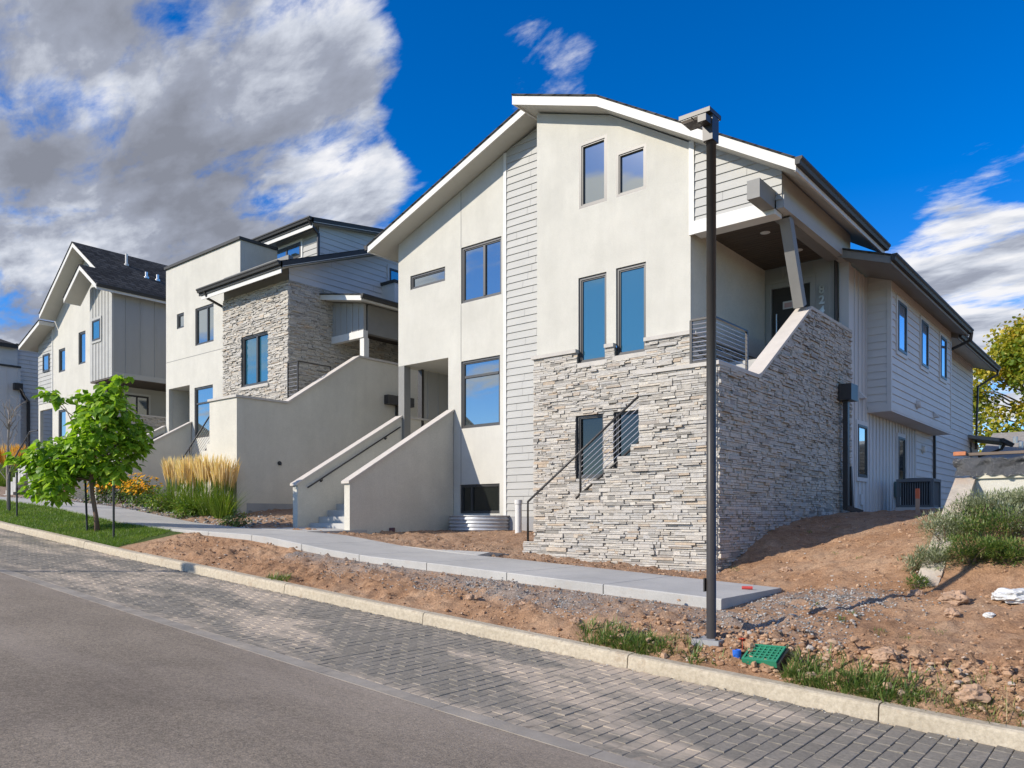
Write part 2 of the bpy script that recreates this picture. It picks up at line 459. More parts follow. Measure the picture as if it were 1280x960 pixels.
# ------------------------------------------------------------------ entry stairs shared by the houses
DY0, DY1 = 11.72, 14.5
def entry_stair(house, Xr, dz, stone, top_drop=0, guard=True, rail=True, Yend=18.66, seed=3, gbox=None):
    Pf, Ps = PY(DY0), PX(Xr)
    z0 = -.46 + dz
    n_open = 10
    xs = Xr - 3.97
    prof = [(xs, -2.2 + dz)]
    xe = Xr - 1.43
    x = xs; z = z0; k = 0
    while x < xe - .02:
        prof.append((x, z)); x2 = min(x + .264, xe); prof.append((x2, z)); x = x2; z += .19; k += 1
    prof += [(xe, 2.44 + dz), (Xr, 2.44 + dz), (Xr, -2.2 + dz)]
    cl = [prof[0]]
    for p in prof[1:]:
        if (Vector(p) - Vector(cl[-1])).length > 1e-4: cl.append(p)
    prof = cl
    hi, zi = 4.19 + dz - top_drop, 2.44 + dz
    side = [(DY0 + .001, -2.2 + dz), (Yend, -2.2 + dz), (Yend, hi), (15.97, hi), (13.33, zi), (DY0 + .001, zi)]
    if stone:
        a = stone_face(Pf, prof, [], seed); fw = a.build('stone_front_wall', [STONE, MORTAR], house, tint=True, fix=False)
        b = stone_face(Ps, side, [], seed + 5); sw = b.build('stone_side_wall', [STONE, MORTAR], house, tint=True, fix=False)
    else:
        a = MB(); a.prism(prof, Pf, 0, -.25); fw = a.build('stucco_front_wall', STUCCO2, house)
        s2 = [(max(p[0], DY0 + .26), p[1]) for p in side]
        a = MB(); a.prism([(DY0 + .252, -2.2 + dz)] + side[1:5] + [(DY0 + .252, zi)], Ps, 0, -.25); sw = a.build('stucco_side_wall', STUCCO2, house)
        b = MB(); b.pbox(Ps, DY0 + .3, Yend, .003, .006, -2 + dz, -.47 + dz); b.build('footing', CONC_D, house)
    # coping
    c = MB(); t = .065; w = .30
    o1 = .045
    c.box(xe - .03, Xr + o1, DY0 - .05, DY0 + .27, zi + .001, zi + t)
    c.box(Xr - .27, Xr + o1, DY0 + .272, 13.33, zi + .001, zi + t)
    c.build('coping', CAP, house)
    c = MB()
    def seg(ya, za, yb, zb):
        c.hexa([(Xr - .28, ya, za + .001), (Xr + o1, ya, za + .001), (Xr + o1, yb, zb + .001), (Xr - .28, yb, zb + .001),
                (Xr - .28, ya, za + t), (Xr + o1, ya, za + t), (Xr + o1, yb, zb + t), (Xr - .28, yb, zb + t)])
    seg(13.332, zi, 15.97, hi)
    c.build('sloped_coping', CAPW, house)
    c = MB(); seg(15.972, hi, Yend, hi); c.build('coping', CAP, house)
    # treads
    st = MB()
    x = xs + .02; z = z0
    while x < xe + .3:
        st.box(x, x + .30, DY0 + .26, 13.2, z - .19 - (.5 if z < z0 + .1 else .15), z - .004); x += .264; z += .19
    zl = z - .19
    st.box(x, Xr - .26, DY0 + .26, 14.3, zl - .3, zl)
    y = 13.25; z = zl + .19
    while z < 3.29 + dz + .02:
        st.box(Xr - 1.55, Xr - .28, y, y + .32, z - .35, z); y += .264; z += .19
    st.box(Xr - 1.82, Xr - .28, y, Yend, 3.05 + dz, 3.27 + dz)
    st.build('staircase', CONC, house)
    if rail:
        zr = lambda X: .307 + dz + .732 * (X - Xr + 3.925)
        zb = lambda X: .365 + dz + .715 * (X - Xr + 2.78)
        Y = DY0 + .07
        m = MB(); xa, xb = Xr - 3.925, Xr - 1.44
        m.tube([(xa, Y, z0 - .02), (xa, Y, zr(xa)), (xb, Y, zr(xb))], .022, 8)
        xm = Xr - 2.70
        m.tube([(xm, Y, zb(xm) - .12), (xm, Y, zr(xm))], .022, 8)
        m.tube([(xm - .1, Y, zb(xm - .1)), (xb, Y, zb(xb))], .022, 8)
        h = m.build('handrail', DARKMETAL, house, smooth=True)
        q = MB()
        for i in range(1, 8):
            f = i / 8
            q.tube([(xm, Y, zb(xm) * (1 - f) + zr(xm) * f), (xb, Y, zb(xb) * (1 - f) + zr(xb) * f)], .0065, 5)
        q.build('rail_cable', STEEL, h)
    if guard:
        g = MB(); zt = zi + .80; zc = zi + t
        xa, xb, ya, yb = Xr - .5, Xr - .10, DY0 + .08, 13.1
        if gbox: xa, xb, ya, yb, zc, zt = gbox
        for p in ((xa, ya), (xb, ya), (xb, yb)): g.bar((p[0], p[1], zc), (p[0], p[1], zt), .04)
        g.bar((xa, ya, zt), (xb, ya, zt), .05, .03); g.bar((xb, ya, zt), (xb, yb, zt), .05, .03)
        g.bar((xa, ya, zc + .04), (xb, ya, zc + .04), .03)
        go = g.build('guard_railing', DARKMETAL, house)
        q = MB()
        for i in range(1, 10):
            zz = zc + (zt - zc) * i / 10
            q.tube([(xa, ya, zz), (xb, ya, zz)], .009, 5)
        q.build('rail_bar', STEEL, go)
        q = MB()
        for i in range(1, 10):
            zz = zc + (zt - zc) * i / 10
            q.tube([(xb, ya, zz), (xb, yb, zz)], .004, 5)
        q.build('rail_cable', STEEL, go)

def porch_stair(house, Xr, dz, width=2.04):
    Xl = Xr - width
    y0, y1 = 11.62, 15.08
    zt0, zt1 = .83 + dz, 2.83 + dz
    for i, X in enumerate((Xr, Xl)):
        m = MB(); m.prism([(y0, -2 + dz), (y1, -2 + dz), (y1, zt1), (y0, zt0)], PX(X), 0, -.2)
        w = m.build('cheek_wall', STUCCO2, house)
        c = MB()
        ya = y0 - .06; za = zt0 - .06 * .58
        yb, zb = y1, zt1
        c.hexa([(X - .24, ya, za + .002), (X + .04, ya, za + .002), (X + .04, yb, zb + .002), (X - .24, yb, zb + .002), (X - .24, ya, za + .06), (X + .04, ya, za + .06), (X + .04, yb, zb + .06), (X - .24, yb, zb + .06)])
        c.build('coping', CAPW if i == 1 else CAPW, w)
    m = MB(); m.pbox(PX(Xl), y1 + .002, 17.3, 0, -.2, -1 + dz, zt1); w = m.build('cheek_wall', STUCCO2, house)
    m = MB(); m.pbox(PX(Xl), y1 + .002, 17.3, .04, -.24, zt1 + .001, zt1 + .06); m.build('coping', CAP, w)
    st = MB(); y = y0 + .35; z = -.14 + dz
    while z < 1.85 + dz:
        st.box(Xl + .002, Xr - .202, y, y + .33, z - .5, z); y += .28; z += .165
    st.box(Xl + .002, Xr - .202, y, 17.6, z - .5, z)
    st.build('staircase', CONC, house)
    m = MB(); X = Xl + .07
    line = lambda yy: zt0 + (zt1 - zt0) * (yy - y0) / (y1 - y0) - .22
    m.tube([(X, y0 + .25, line(y0 + .25)), (X, y1 - .1, line(y1 - .1))], .021, 8)
    for yy in (y0 + .7, y1 - .6):
        m.tube([(Xl, yy, line(yy) - .07), (X, yy, line(yy) - .07), (X, yy, line(yy))], .01, 6)
        m.lathe([(0, .012), (.035, .012), (.035, 0)], (Xl + .0, yy, line(yy) - .07), 10, ax='x')
    m.build('handrail', DARKMETAL, house, smooth=True)
#PART2
# ================================================================== HOUSE: the corner townhouse
def build_corner_house():
    h = thing('townhouse', 'large corner townhouse with stone base, tall cream gable and number 824 by its raised porch', 'house', (-11, 14.5, -.5))
    P = PY(14.5); PL = PY(15.1); XR = -5.46; XW = -7.337
    # --- tall stucco bay
    w1 = wpx(14.5, 724, 758.7, 180.2, 261.5); w2 = wpx(14.5, 770.5, 807.7, 191.5, 247)
    w3 = wpx(14.5, 723, 758, 347.8, 454.7); w4 = wpx(14.5, 770, 807.4, 335.6, 445.3)
    w5 = wpx(14.5, 721.3, 756, 519.6, 598); w6 = wpx(14.5, 768.7, 806, 514, 594)
    xl = -11.27; zc = 3.76
    H = lambda w: (w[0], w[1], w[2], w[3])
    top = [(XW, zc), (XW, 7.58), (-9.26, 8.77), (xl, 9.47), (xl, zc)]
    # stucco above, notched by the tall windows that run down into the stone
    ol = [(xl, zc), (w3[0], zc), (w3[0], w3[3]), (w3[1], w3[3]), (w3[1], zc), (w4[0], zc), (w4[0], w4[3]), (w4[1], w4[3]), (w4[1], zc)] + top[:-1]
    m = MB(); m.wall(ol, [H(w1), H(w2)], P, .14)
    m.prism([(14.641, zc), (15.1, zc), (15.1, 9.45), (14.641, 9.45)], PX(xl), 0, .12)
    m.build('stucco_wall', STUCCO, h)
    so = [(xl - .06, -1.5), (XW + .02, -1.5), (XW + .02, zc - .07), (w4[1], zc - .07), (w4[1], w4[2] - .1), (w4[0], w4[2] - .1), (w4[0], zc - .07), (w3[1], zc - .07), (w3[1], w3[2] - .1), (w3[0], w3[2] - .1), (w3[0], zc - .07), (xl - .06, zc - .07)]
    stone_face(PY(14.46), so, [H(w5), H(w6)], 11).build('stone_wall', [STONE, MORTAR], h, tint=True, fix=False)
    for a, b in ((xl - .1, w3[0] - .004), (w3[1] + .004, w4[0] - .004), (w4[1] + .004, XW + .06)):
        c = MB(); c.pbox(P, a, b, -.02, .11, zc - .068, zc + .012); c.build('coping', CAP, h)
    window(h, P, *w1, frame=FRAME_L, fw=.06, o0=-.09, o1=.0)
    window(h, P, *w2, frame=FRAME_L, fw=.055, o0=-.09, o1=.0)
    window(h, P, *w3, glass=GLASS_T, sill=CAP); window(h, P, *w4, glass=GLASS_T, sill=CAP)
    window(h, PY(14.46), *w5, glass=GLASS_D, o0=-.14, o1=-.05); window(h, PY(14.46), *w6, glass=GLASS_D, o0=-.14, o1=-.05)
    # --- siding strip and left stucco front
    xs0, _ = SY(628, 400, 15.1); xs0 += .08
    rt = lambda X: .3625 * X + 14.04 - .21
    lap_face(PL, [(xs0 + .07, .02), (xl + .1, .02), (xl + .1, rt(xl + .1) - .13), (xs0 + .07, rt(xs0 + .07))]).build('lap_siding', [SIDING, SEAM], h)
    m = MB(); m.pbox(PL, xs0 - .02, xs0 + .07, 0, .035, -.02, rt(xs0) - .02); m.build('corner_trim', TRIM, h)
    m = MB(); m.pbox(PL, xs0 - .02, xl + .1, -.02, .012, -1.2, .018); m.build('foundation', CONC_D, h)
    XL = -16.73
    a7 = wpx(15.1, 512.9, 556.4, 345.3, 362.5); a8 = wpx(15.1, 576.3, 626.8, 310, 379.7); a9 = wpx(15.1, 576.3, 625, 452, 536); a10 = wpx(15.1, 575, 624.5, 606, 642)
    xo = SY(560.3, 480, 15.1)[0]; zo = 4.3
    m = MB()
    m.wall([(XL, zo), (xo, zo), (xo, -1.2), (xs0 - .021, -1.2), (xs0 - .021, rt(xs0) - .01), (XL, rt(XL))], [H(a7), H(a8), H(a9), H(a10)], PL, .16)
    m.prism([(15.262, zo), (26, zo), (26, rt(XL) - .05), (15.262, rt(XL) - .05)], lambda s, o, z: Vector((XL + o, s, z)), 0, .14)
    m.build('stucco_wall', STUCCO, h)
    xj = SY(576.3, 300, 15.1)[0]               # control joints
    for z0, z1 in ((a8[3] + .02, rt(xj) - .02), (a9[3] + .02, a8[2] - .02), (a10[3] + .02, a9[2] - .02)):
        m = MB(); m.pbox(PL, xj - .008, xj + .008, -.01, .004, z0, z1); m.build('control_joint', GREYTRIM, h)
    window(h, PL, *a7, fw=.055)
    window(h, PL, *a8, bars=[('v', .56)], fw=.06)
    window(h, PL, *a9, bars=[('h', .76)], fw=.06)
    window(h, PL, *a10, bars=[('v', .28)], glass=GLASS_D, fw=.05)
    # --- ground-floor porch at the left corner
    m = MB(); m.bar((XL + .12, 15.22, 1.0), (XL + .12, 15.22, zo), .24); m.build('porch_post', GREYTRIM, h)
    m = MB(); m.box(XL + .02, xo + .16, 15.265, 18.6, zo + .02, zo + .10); m.build('porch_ceiling', SOFFIT, h)
    m = MB(); m.lathe([(0, -.012), (.09, -.012), (.10, 0)], (XL + 1.55, 16.6, zo + .018), 16); m.build('ceiling_light', TRIM, h)
    m = MB(); m.box(xo + .001, xo + .15, 15.27, 18.6, -1, zo + .01); m.build('stucco_wall', STUCCO2, h)
    batten_face(PX(XL + .12), [(15.95, 2.55), (18.6, 2.55), (18.6, zo + .015), (15.95, zo + .015)], .42).build('board_panel', BOARD, h)
    lap_face(PX(XL + .12), [(15.95, 1.2), (18.6, 1.2), (18.6, 2.54), (15.95, 2.54)], .2).build('lap_siding', [BOARD, SEAM], h)
    m = MB(); m.box(XL + .0, XL + .16, 15.86, 15.948, 1.2, zo + .015); m.build('corner_trim', DARKMETAL, h)
    m = MB(); m.box(XL + .2, xo, 18.6, 18.7, 1, zo); m.build('porch_back_wall', BOARD, h)
    porch_stair(h, -14.55, 0)
    # --- roofs
    ml = roof_slab(h, [(-17.37, .3625 * -17.37 + 14.04), (-11.615, 9.83)], MYZ, 14.5, 26, .22)
    mr = roof_slab(h, [(-11.61, 9.835), (-9.285, 9.02), (-5.03, 6.44)], MYZ, 14.0, 19.84, .24)
    gutter(mr, (-5.03, 13.95, 6.42), (-5.03, 19.86, 6.42), (1, 0, 0))
    gutter(ml, (-17.37, 26, 7.73), (-17.37, 14.47, 7.73), (-1, 0, 0))
    m = MB(); m.prism([(-11.2, 9.2), (-9.3, 8.7), (-7.5, 7.6), (-7.5, 3), (-11.2, 3)], PY(19.5), 0, -.1); m.build('back_wall', SIDING_LIFT, h)
    # --- raised entry porch
    entry_stair(h, XR, 0, True)
    Pt = PY(14.485)
    zt = lambda X: 9.02 - .6063 * (X + 9.285) - .215
    lap_face(Pt, [(XW + .1, 5.96), (XR - .002, 5.96), (XR - .002, zt(XR)), (XW + .1, zt(XW + .1))], .178).build('gable_siding', [SIDING, SEAM], h)
    m = MB(); m.pbox(Pt, XW - .012, XW + .1, -.01, .04, 5.70, zt(XW + .05)); m.pbox(Pt, XW + .1, XR - .12, -.3, .045, 5.70, 5.958); m.build('gable_trim', TRIM, h)
    Ph = PX(XR)
    m = MB(); m.wall([(14.5, 5.80), (18.66, 5.80), (18.66, 6.44), (14.5, 6.44)], [], Ph, .2)
    m.pbox(Ph, 14.5, 18.66, .001, .03, 5.80, 6.04); m.build('porch_header', SIDING, h)
    m = MB(); m.box(XR - .36, XR - .12, 13.72, 18.2, 5.79, 6.13); m.build('porch_beam', GREYTRIM, h)
    m = MB(); m.bar((XR - .13, 15.80, 4.24), (XR - .13, 15.02, 5.80), .2, .2, up=(1, 0, 0)); m.build('leaning_brace', GREYTRIM, h)
    m = MB(); m.box(XR - .2, XR + .012, 18.50, 18.665, 4.26, 5.80); m.build('porch_post', BOARD_LIFT, h)
    m = MB()
    y = 14.5
    while y < 18.34:
        m.box(XW, XR - .2, y, y + .118, 5.93, 5.955); y += .128
    m.box(XW, XR - .2, 14.51, 18.36, 5.957, 5.98)
    m.build('porch_ceiling', PORCHWOOD, h)
    for x, y in ((-6.35, 15.9), (-6.2, 17.4)):
        m = MB(); m.lathe([(0, -.012), (.075, -.012), (.10, -.004), (.10, 0.0)], (x, y, 5.928), 18); m.build('ceiling_light', TRIM, h)
    m = MB(); m.prism([(14.641, 3.8), (18.36, 3.8), (18.36, 6.6), (14.641, 6.6)], PX(XW), 0, -.12); m.build('stucco_wall', STUCCO2, h)
    stone_face(PX(XW), [(14.5, 1.2), (18.36, 1.2), (18.36, 3.7), (14.5, 3.7)], [], 21).build('stone_wall', [STONE, MORTAR], h, tint=True, fix=False)
    m = MB(); m.pbox(PX(XW), 14.6, 18.36, -.05, .07, 3.71, 3.785); m.build('coping', CAP, h)
    Pb = PY(18.36)
    xd0, xd1 = -7.17, -6.26; zd0, zd1 = 3.27, 5.44
    batten_face(Pb, [(XW, 3.2), (xd0 - .12, 3.2), (xd0 - .12, zd1 + .14), (xd1 + .12, zd1 + .14), (xd1 + .12, 3.2), (-5.72, 3.2), (-5.72, 5.93), (XW, 5.93)], .36, s0=XW + .42).build('board_panel', BOARD, h)
    m = MB(); m.pbox(Pb, xd0 - .12, xd0 - .002, -.02, .03, zd0, zd1 + .12); m.pbox(Pb, xd1 + .002, xd1 + .12, -.02, .03, zd0, zd1 + .12); m.pbox(Pb, xd0, xd1, -.02, .03, zd1 + .004, zd1 + .12)
    m.pbox(Pb, XW + .01, xd1 + .12, .0, .034, zd1 + .124, zd1 + .2); m.build('door_casing', BOARD, h)
    d = MB(); d.pbox(Pb, xd0, xd1, -.08, -.03, zd0, zd1)
    for k in range(4): d.pbox(Pb, xd0 + .12, xd1 - .12, -.03, -.022, zd0 + .14 + k * .5, zd0 + .14 + k * .5 + .012)
    door = d.build('front_door', DOORM, h)
    m = MB(); hx = xd0 + .14
    m.tube([(hx, 18.36 - .07, zd0 + .45), (hx, 18.36 - .07, zd0 + 1.55)], .018, 8)
    for z in (zd0 + .6, zd0 + 1.4): m.tube([(hx, 18.36 + .03, z), (hx, 18.36 - .07, z)], .012, 6)
    m.build('door_handle', STEEL, door)
    m = MB(); m.pbox(Pb, xd0 + .26, xd0 + .52, -.022, -.017, zd0 + 1.66, zd0 + 1.84); n1 = m.build('notice', simple('notice_paper', (.62, .6, .58), .8, .05), door)
    m = MB(); m.pbox(Pb, xd0 + .30, xd0 + .48, -.0165, -.014, zd0 + 1.69, zd0 + 1.80); m.build('notice', simple('notice_pink', (.5, .33, .31), .8, .1), door)
    m = MB(); m.pbox(Pb, xd0 + .26, xd0 + .54, -.022, -.017, zd0 + .86, zd0 + 1.12); m.build('notice', simple('notice_green', (.33, .43, .36), .8, .1), door)
    m = MB(); m.box(-5.71, -5.68, 18.3, 18.5, 3.2, 5.93); m.build('porch_post', DARKMETAL, h)  # not a post: dark strip whose colour gives the shade of the open slot
    # house number
    for ch, z in (('8', 5.14), ('2', 4.90), ('4', 4.66)):
        cu = bpy.data.curves.new('house_number', 'FONT'); cu.body = ch; cu.size = .26; cu.extrude = .012; cu.offset = .008; cu.align_x = 'CENTER'
        ob = bpy.data.objects.new('tmp_text', cu); COL.objects.link(ob)
        bpy.context.view_layer.update()
        me = bpy.data.meshes.new_from_object(ob.evaluated_get(bpy.context.evaluated_depsgraph_get()))
        bpy.data.objects.remove(ob)
        for v in me.vertices: v.co = Vector((-5.99 + v.co.x, 18.36 - .034 - v.co.z, z + v.co.y))
        me.materials.clear(); me.materials.append(STEEL)
        no = bpy.data.objects.new('house_number', me); COL.objects.link(no); no.parent = h; no.location = -h.location
    # --- right-hand side of the house
    yb0, yb1, xb = 19.97, 26.8, -4.94
    s1 = (19.08, 19.8, .95, 2.17); s2 = (22.7, 23.4, .95, 2.17)
    batten_face(Ph, [(18.668, -1), (24.62, -1), (24.62, 2.66), (yb0, 2.66), (yb0, 5.75), (18.668, 5.75)], .30, .05, .025, s0=18.95, holes=[s1, s2]).build('board_panel', BOARD_LIFT, h)
    m = MB(); m.pbox(Ph, 24.622, 24.74, .0, .035, -1, 2.64); m.build('corner_trim', BOARD_LIFT, h)
    lap_face(Ph, [(24.742, -1), (33.6, -1), (33.6, 5.75), (yb1, 5.75), (yb1, 2.64), (24.742, 2.64)], .2, .025).build('lap_siding', [SIDING_LIFT, SEAM], h)
    for s in (s1, s2): window(h, Ph, *s, glass=GLASS, frame=FRAME, fw=.05, o0=.012, o1=.06, casing=BOARD_LIFT)
    bays = [(20.5, 21.3, 4.04, 5.25), (22.9, 23.65, 4.04, 5.25), (25.25, 26.0, 4.04, 5.25)]
    lap_face(PX(xb), [(yb0, 2.66), (yb1, 2.66), (yb1, 5.75), (yb0, 5.75)], .178, .022, z0=.1).build('bay_siding', [SIDING_LIFT, SEAM], h)
    lap_face(PY(yb0), [(XR, 2.66), (xb - .07, 2.66), (xb - .07, 5.8), (XR, 5.8)], .178, .022, z0=.1).build('bay_siding', [SIDING_LIFT, SEAM], h)
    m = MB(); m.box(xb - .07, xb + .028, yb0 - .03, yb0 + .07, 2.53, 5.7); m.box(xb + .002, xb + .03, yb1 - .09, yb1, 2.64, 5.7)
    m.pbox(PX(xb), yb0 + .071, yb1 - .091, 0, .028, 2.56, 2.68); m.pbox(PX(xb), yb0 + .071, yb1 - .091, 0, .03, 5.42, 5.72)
    m.box(XR + .02, xb - .071, yb0 - .026, yb0 + .02, 2.56, 2.69); m.build('bay_trim', SIDING_LIFT, h)
    m = MB(); m.box(XR - .1, xb + .02, yb0 - .02, yb1 - .002, 2.52, 2.6); m.build('bay_underside', SIDING_LIFT, h)
    for s in bays: window(h, PX(xb), *s, glass=GLASS_B, frame=FRAME, fw=.06, o0=.012, o1=.06, casing=SIDING_LIFT)
    r2 = roof_slab(h, [(-10.5, 5.62 + .34 * 6.06), (-4.44, 5.62)], MYZ, 18.0, 26.75, .2, front=GREYTRIM, under=GREYTRIM)
    gutter(r2, (-4.44, 17.96, 5.61), (-4.44, 26.78, 5.61), (1, 0, 0))
    r3 = roof_slab(h, [(-10.5, 5.6 + .34 * 5.85), (-4.72, 5.6)], MYZ, 26.76, 33.9, .2, front=GREYTRIM, under=SOFFIT)
    gutter(r3, (-4.72, 26.8, 5.58), (-4.72, 33.95, 5.58), (1, 0, 0))
    downspout(h, [(-4.37, 26.72, 5.5), (-4.4, 26.75, 5.3), (-5.0, 26.92, 5.1)])
    downspout(h, [(-4.65, 33.85, 5.5), (-4.7, 33.85, 5.3), (-5.30, 33.70, 4.9), (-5.36, 33.68, 2.6)])
    downspout(h, [(-5.40, 26.95, 2.6), (-5.40, 26.95, .1)])
    m = MB(); m.hexa([(-6.2, 32.6, 3.05), (-4.45, 32.6, 2.72), (-4.45, 35.2, 2.72), (-6.2, 35.2, 3.05), (-6.2, 32.6, 3.17), (-4.45, 32.6, 2.84), (-4.45, 35.2, 2.84), (-6.2, 35.2, 3.17)])
    lr = m.build('side_roof', GREYTRIM, h); gutter(lr, (-4.45, 32.58, 2.83), (-4.45, 35.22, 2.83), (1, 0, 0))
    lap_face(PX(XR + .06), [(33.0, -1), (34.4, -1), (34.4, 2.8), (33.0, 2.8)], .2, .025).build('lap_siding', [SIDING_LIFT, SEAM], h)
    downspout(h, [(-4.38, 33.3, 2.7), (-4.5, 33.4, 2.5), (-5.28, 33.9, 2.3), (-5.3, 33.9, .6)])
    # vents, lights and boxes on the side wall
    def disc(nm, Px, s, z, r, mat, dep=.1):
        m = MB(); m.lathe([(0, dep), (r * .6, dep), (r * .8, dep * .8), (r * .8, .02), (r, .02), (r, 0)], Px(s, .022, z), 18, ax='x'); m.build(nm, mat, h)
    disc('exhaust_vent', PX(xb), 22.5, 2.95, .12, SIDING_LIFT, .1)
    def hood(Px, s, z, w=.2):
        m = MB(); q = [Px(s - w / 2, .02, z), Px(s + w / 2, .02, z), Px(s + w / 2, .15, z - .15), Px(s - w / 2, .15, z - .15)]
        b = [Px(s - w / 2, .02, z - .17), Px(s + w / 2, .02, z - .17), Px(s + w / 2, .14, z - .17), Px(s - w / 2, .14, z - .17)]
        m.hexa(q + b); m.build('vent_hood', SIDING_LIFT, h)
    hood(PX(xb), 24.5, 2.98, .2); hood(Ph, 19.35, 2.95, .22)
    disc('wall_light', Ph, 25.55, 2.02, .13, TRIM, .09)
    m = MB(); m.pbox(Ph, 22.35, 22.62, .025, .13, .55, .95); m.build('electrical_box', simple('box_green_grey', (.09, .14, .14), .5, .1), h)
    m = MB(); m.tube([(XR + .06, 22.45, .55), (XR + .06, 22.45, .2), (XR + .2, 22.6, .05), (XR + .6, 22.2, .05)], .018, 6); m.build('conduit', GUTTER, h)
    m = MB(); m.pbox(Ph, 19.3, 19.52, .025, .06, .3, .55); m.build('access_box', BOARD_LIFT, h)
    # leader head and pipes on the end of the stone wall
    yl = SX(1049, 480, XR)[0]
    m = MB(); m.pbox(Ph, yl - .22, yl + .26, .05, .32, 2.55, 2.9); m.build('leader_head', DARKMETAL, h)
    downspout(h, [(XR + .16, yl - .04, 2.56), (XR + .16, yl - .04, .22), (XR + .4, yl + .15, .12)], w=.13)
    downspout(h, [(XR + .14, yl + .28, 1.1), (XR + .16, yl + .34, .2)], w=.10)
    return h

# ================================================================== HOUSE: the stone tower townhouse
def build_tower_house():
    h = thing('townhouse', 'middle townhouse with a stone faced tower, flat stucco parapet and tall stucco stair wall', 'house', (-24, 14.5, .3))
    dz = .87; XR = -19.54; XT = -21.2
    PL = PY(15.1); PT = PY(14.5)
    xr, zt = -24.95, 9.78; xl = -30.3
    b1 = wpx(15.1, 221, 229.8, 393, 411.6); b2 = wpx(15.1, 244, 267, 386, 432.5); b3 = wpx(15.1, 243, 266, 485, 548)
    o0x = SY(211, 480, 15.1)[0]; o1x = SY(237, 480, 15.1)[0]; oz = 5.05
    m = MB()
    m.wall([(xl, -.6), (o0x, -.6), (o0x, oz), (o1x, oz), (o1x, -.6), (xr, -.6), (xr, zt), (xl, zt)], [b1, b2, b3], PL, .16)
    m.prism([(15.262, 2), (16.6, 2), (16.6, zt), (15.262, zt)], PX(xr), 0, -.14)
    m.prism([(15.262, 1), (24, 1), (24, zt), (15.262, zt)], PX(xl + .14), 0, -.14)
    m.build('stucco_wall', STUCCO, h)
    m = MB(); m.box(xl - .04, xr + .06, 15.03, 15.3, zt + .001, zt + .1); m.box(xr - .2, xr + .06, 15.302, 16.6, zt + .001, zt + .1); m.build('parapet_cap', GUTTER, h)
    m = MB(); m.pbox(PL, xl + .03, xr - .02, -.012, .004, 6.1, 6.12); m.build('control_joint', GREYTRIM, h)
    window(h, PL, *b1, fw=.06); window(h, PL, *b2, bars=[('v', .62)], fw=.06); window(h, PL, *b3, bars=[('h', .68)], fw=.06)
    m = MB(); m.box(o0x + .001, o1x - .001, 17.0, 17.1, 1, oz); m.box(o0x - .12, o0x - .002, 15.27, 17, 1, oz); m.build('porch_wall', STUCCO2, h)
    lap_face(PX(o0x + .3), [(15.9, 2), (16.98, 2), (16.98, oz - .2), (15.9, oz - .2)], .2).build('lap_siding', [BOARD, SEAM], h)
    m = MB(); m.box(o0x - .1, o1x + .1, 15.265, 17.1, oz + .01, oz + .08); m.build('porch_ceiling', SOFFIT, h)
    porch_stair(h, -28.3, .75)
    # stone tower
    w = wpx(14.5, 302, 335.5, 421, 485)
    stone_face(PT, [(-25.03, -.5), (XT + .02, -.5), (XT + .02, 7.5), (-25.03, 7.5)], [w], 31, .8).build('stone_wall', [STONE, MORTAR], h, tint=True, fix=False)
    stone_face(PX(XT), [(14.5, -.5), (22, -.5), (22, 7.5), (14.5, 7.5)], [(19.6, 20.6, 4.2, 6.2)], 33, .8).build('stone_wall', [STONE, MORTAR], h, tint=True, fix=False)
    m = MB(); m.box(-25.03, XT - .02, 14.52, 14.7, 7.5, 8.3); m.box(-25.0, -24.9, 14.7, 15.1, 0, 8); m.build('tower_frieze', GREYTRIM, h)
    window(h, PT, *w, bars=[('v', .55)], glass=GLASS_T, fw=.07, o0=-.12, o1=-.03, sill=CAP)
    rz = lambda Y: 7.86 + .37 * (Y - 13.9)
    lap_face(PX(XT), [(14.52, 7.5), (22, 7.5), (22, rz(22) - .25), (14.52, rz(14.52) - .22)], .2, .024, z0=7.5).build('lap_siding', [SIDING_LIFT, SEAM], h)
    xe0 = SY(249, 364, 13.9)[0]
    r = roof_slab(h, [(13.9, 7.86), (20.5, rz(20.5))], MXZ, -20.7, xe0, .22, front=GUTTER, under=SOFFIT)
    gutter(r, (-20.7, 13.9, 7.85), (xe0, 13.9, 7.85), (0, -1, 0))
    m = MB(); m.box(xe0 + .05, -20.75, 13.94, 13.965, 7.5, 7.66); m.build('eave_trim', FASCIA, h)
    downspout(h, [(xe0 + .4, 13.85, 7.75), (xe0 + .4, 14.0, 7.5), (-25.1, 14.9, 7.2)])
    # upper storey set back
    y3 = 17.0
    w3 = wpx(y3, 341, 377, 316, 334)
    lap_face(PY(y3), [(-25.0, 8.6), (-23.0, 8.6), (-23.0, 10.3), (-25.6, 10.3)], .2).build('lap_siding', [SIDING, SEAM], h)
    window(h, PY(y3), w3[0], w3[1], w3[2], w3[3], bars=[('v', .52)], fw=.06, o0=.012, o1=.06, casing=TRIM)
    lap_face(PX(-23.0), [(y3, 8.6), (23, 8.6), (23, 11.2), (y3, 10.35)], .2).build('lap_siding', [SIDING_LIFT, SEAM], h)
    x30 = SY(308, 306, 16.5)[0]
    r = roof_slab(h, [(16.5, 10.46), (24, 10.46 + .15 * 7.5)], MXZ, -22.7, x30, .22, front=GUTTER, under=SOFFIT)
    gutter(r, (-22.7, 16.5, 10.45), (x30, 16.5, 10.45), (0, -1, 0))
    m = MB(); m.box(x30 + .05, -22.75, 16.54, 16.565, 10.1, 10.26); m.build('eave_trim', FASCIA, h)
    downspout(h, [(-22.8, 16.42, 10.35), (-22.8, 16.6, 10.15), (-22.9, 16.9, 10.0), (-22.9, 16.9, 8.6)])
    # window in the side wall and its ledge
    ya, za = SX(486, 335, XT); yb, _ = SX(502, 335, XT); _, zb = SX(486, 357, XT)
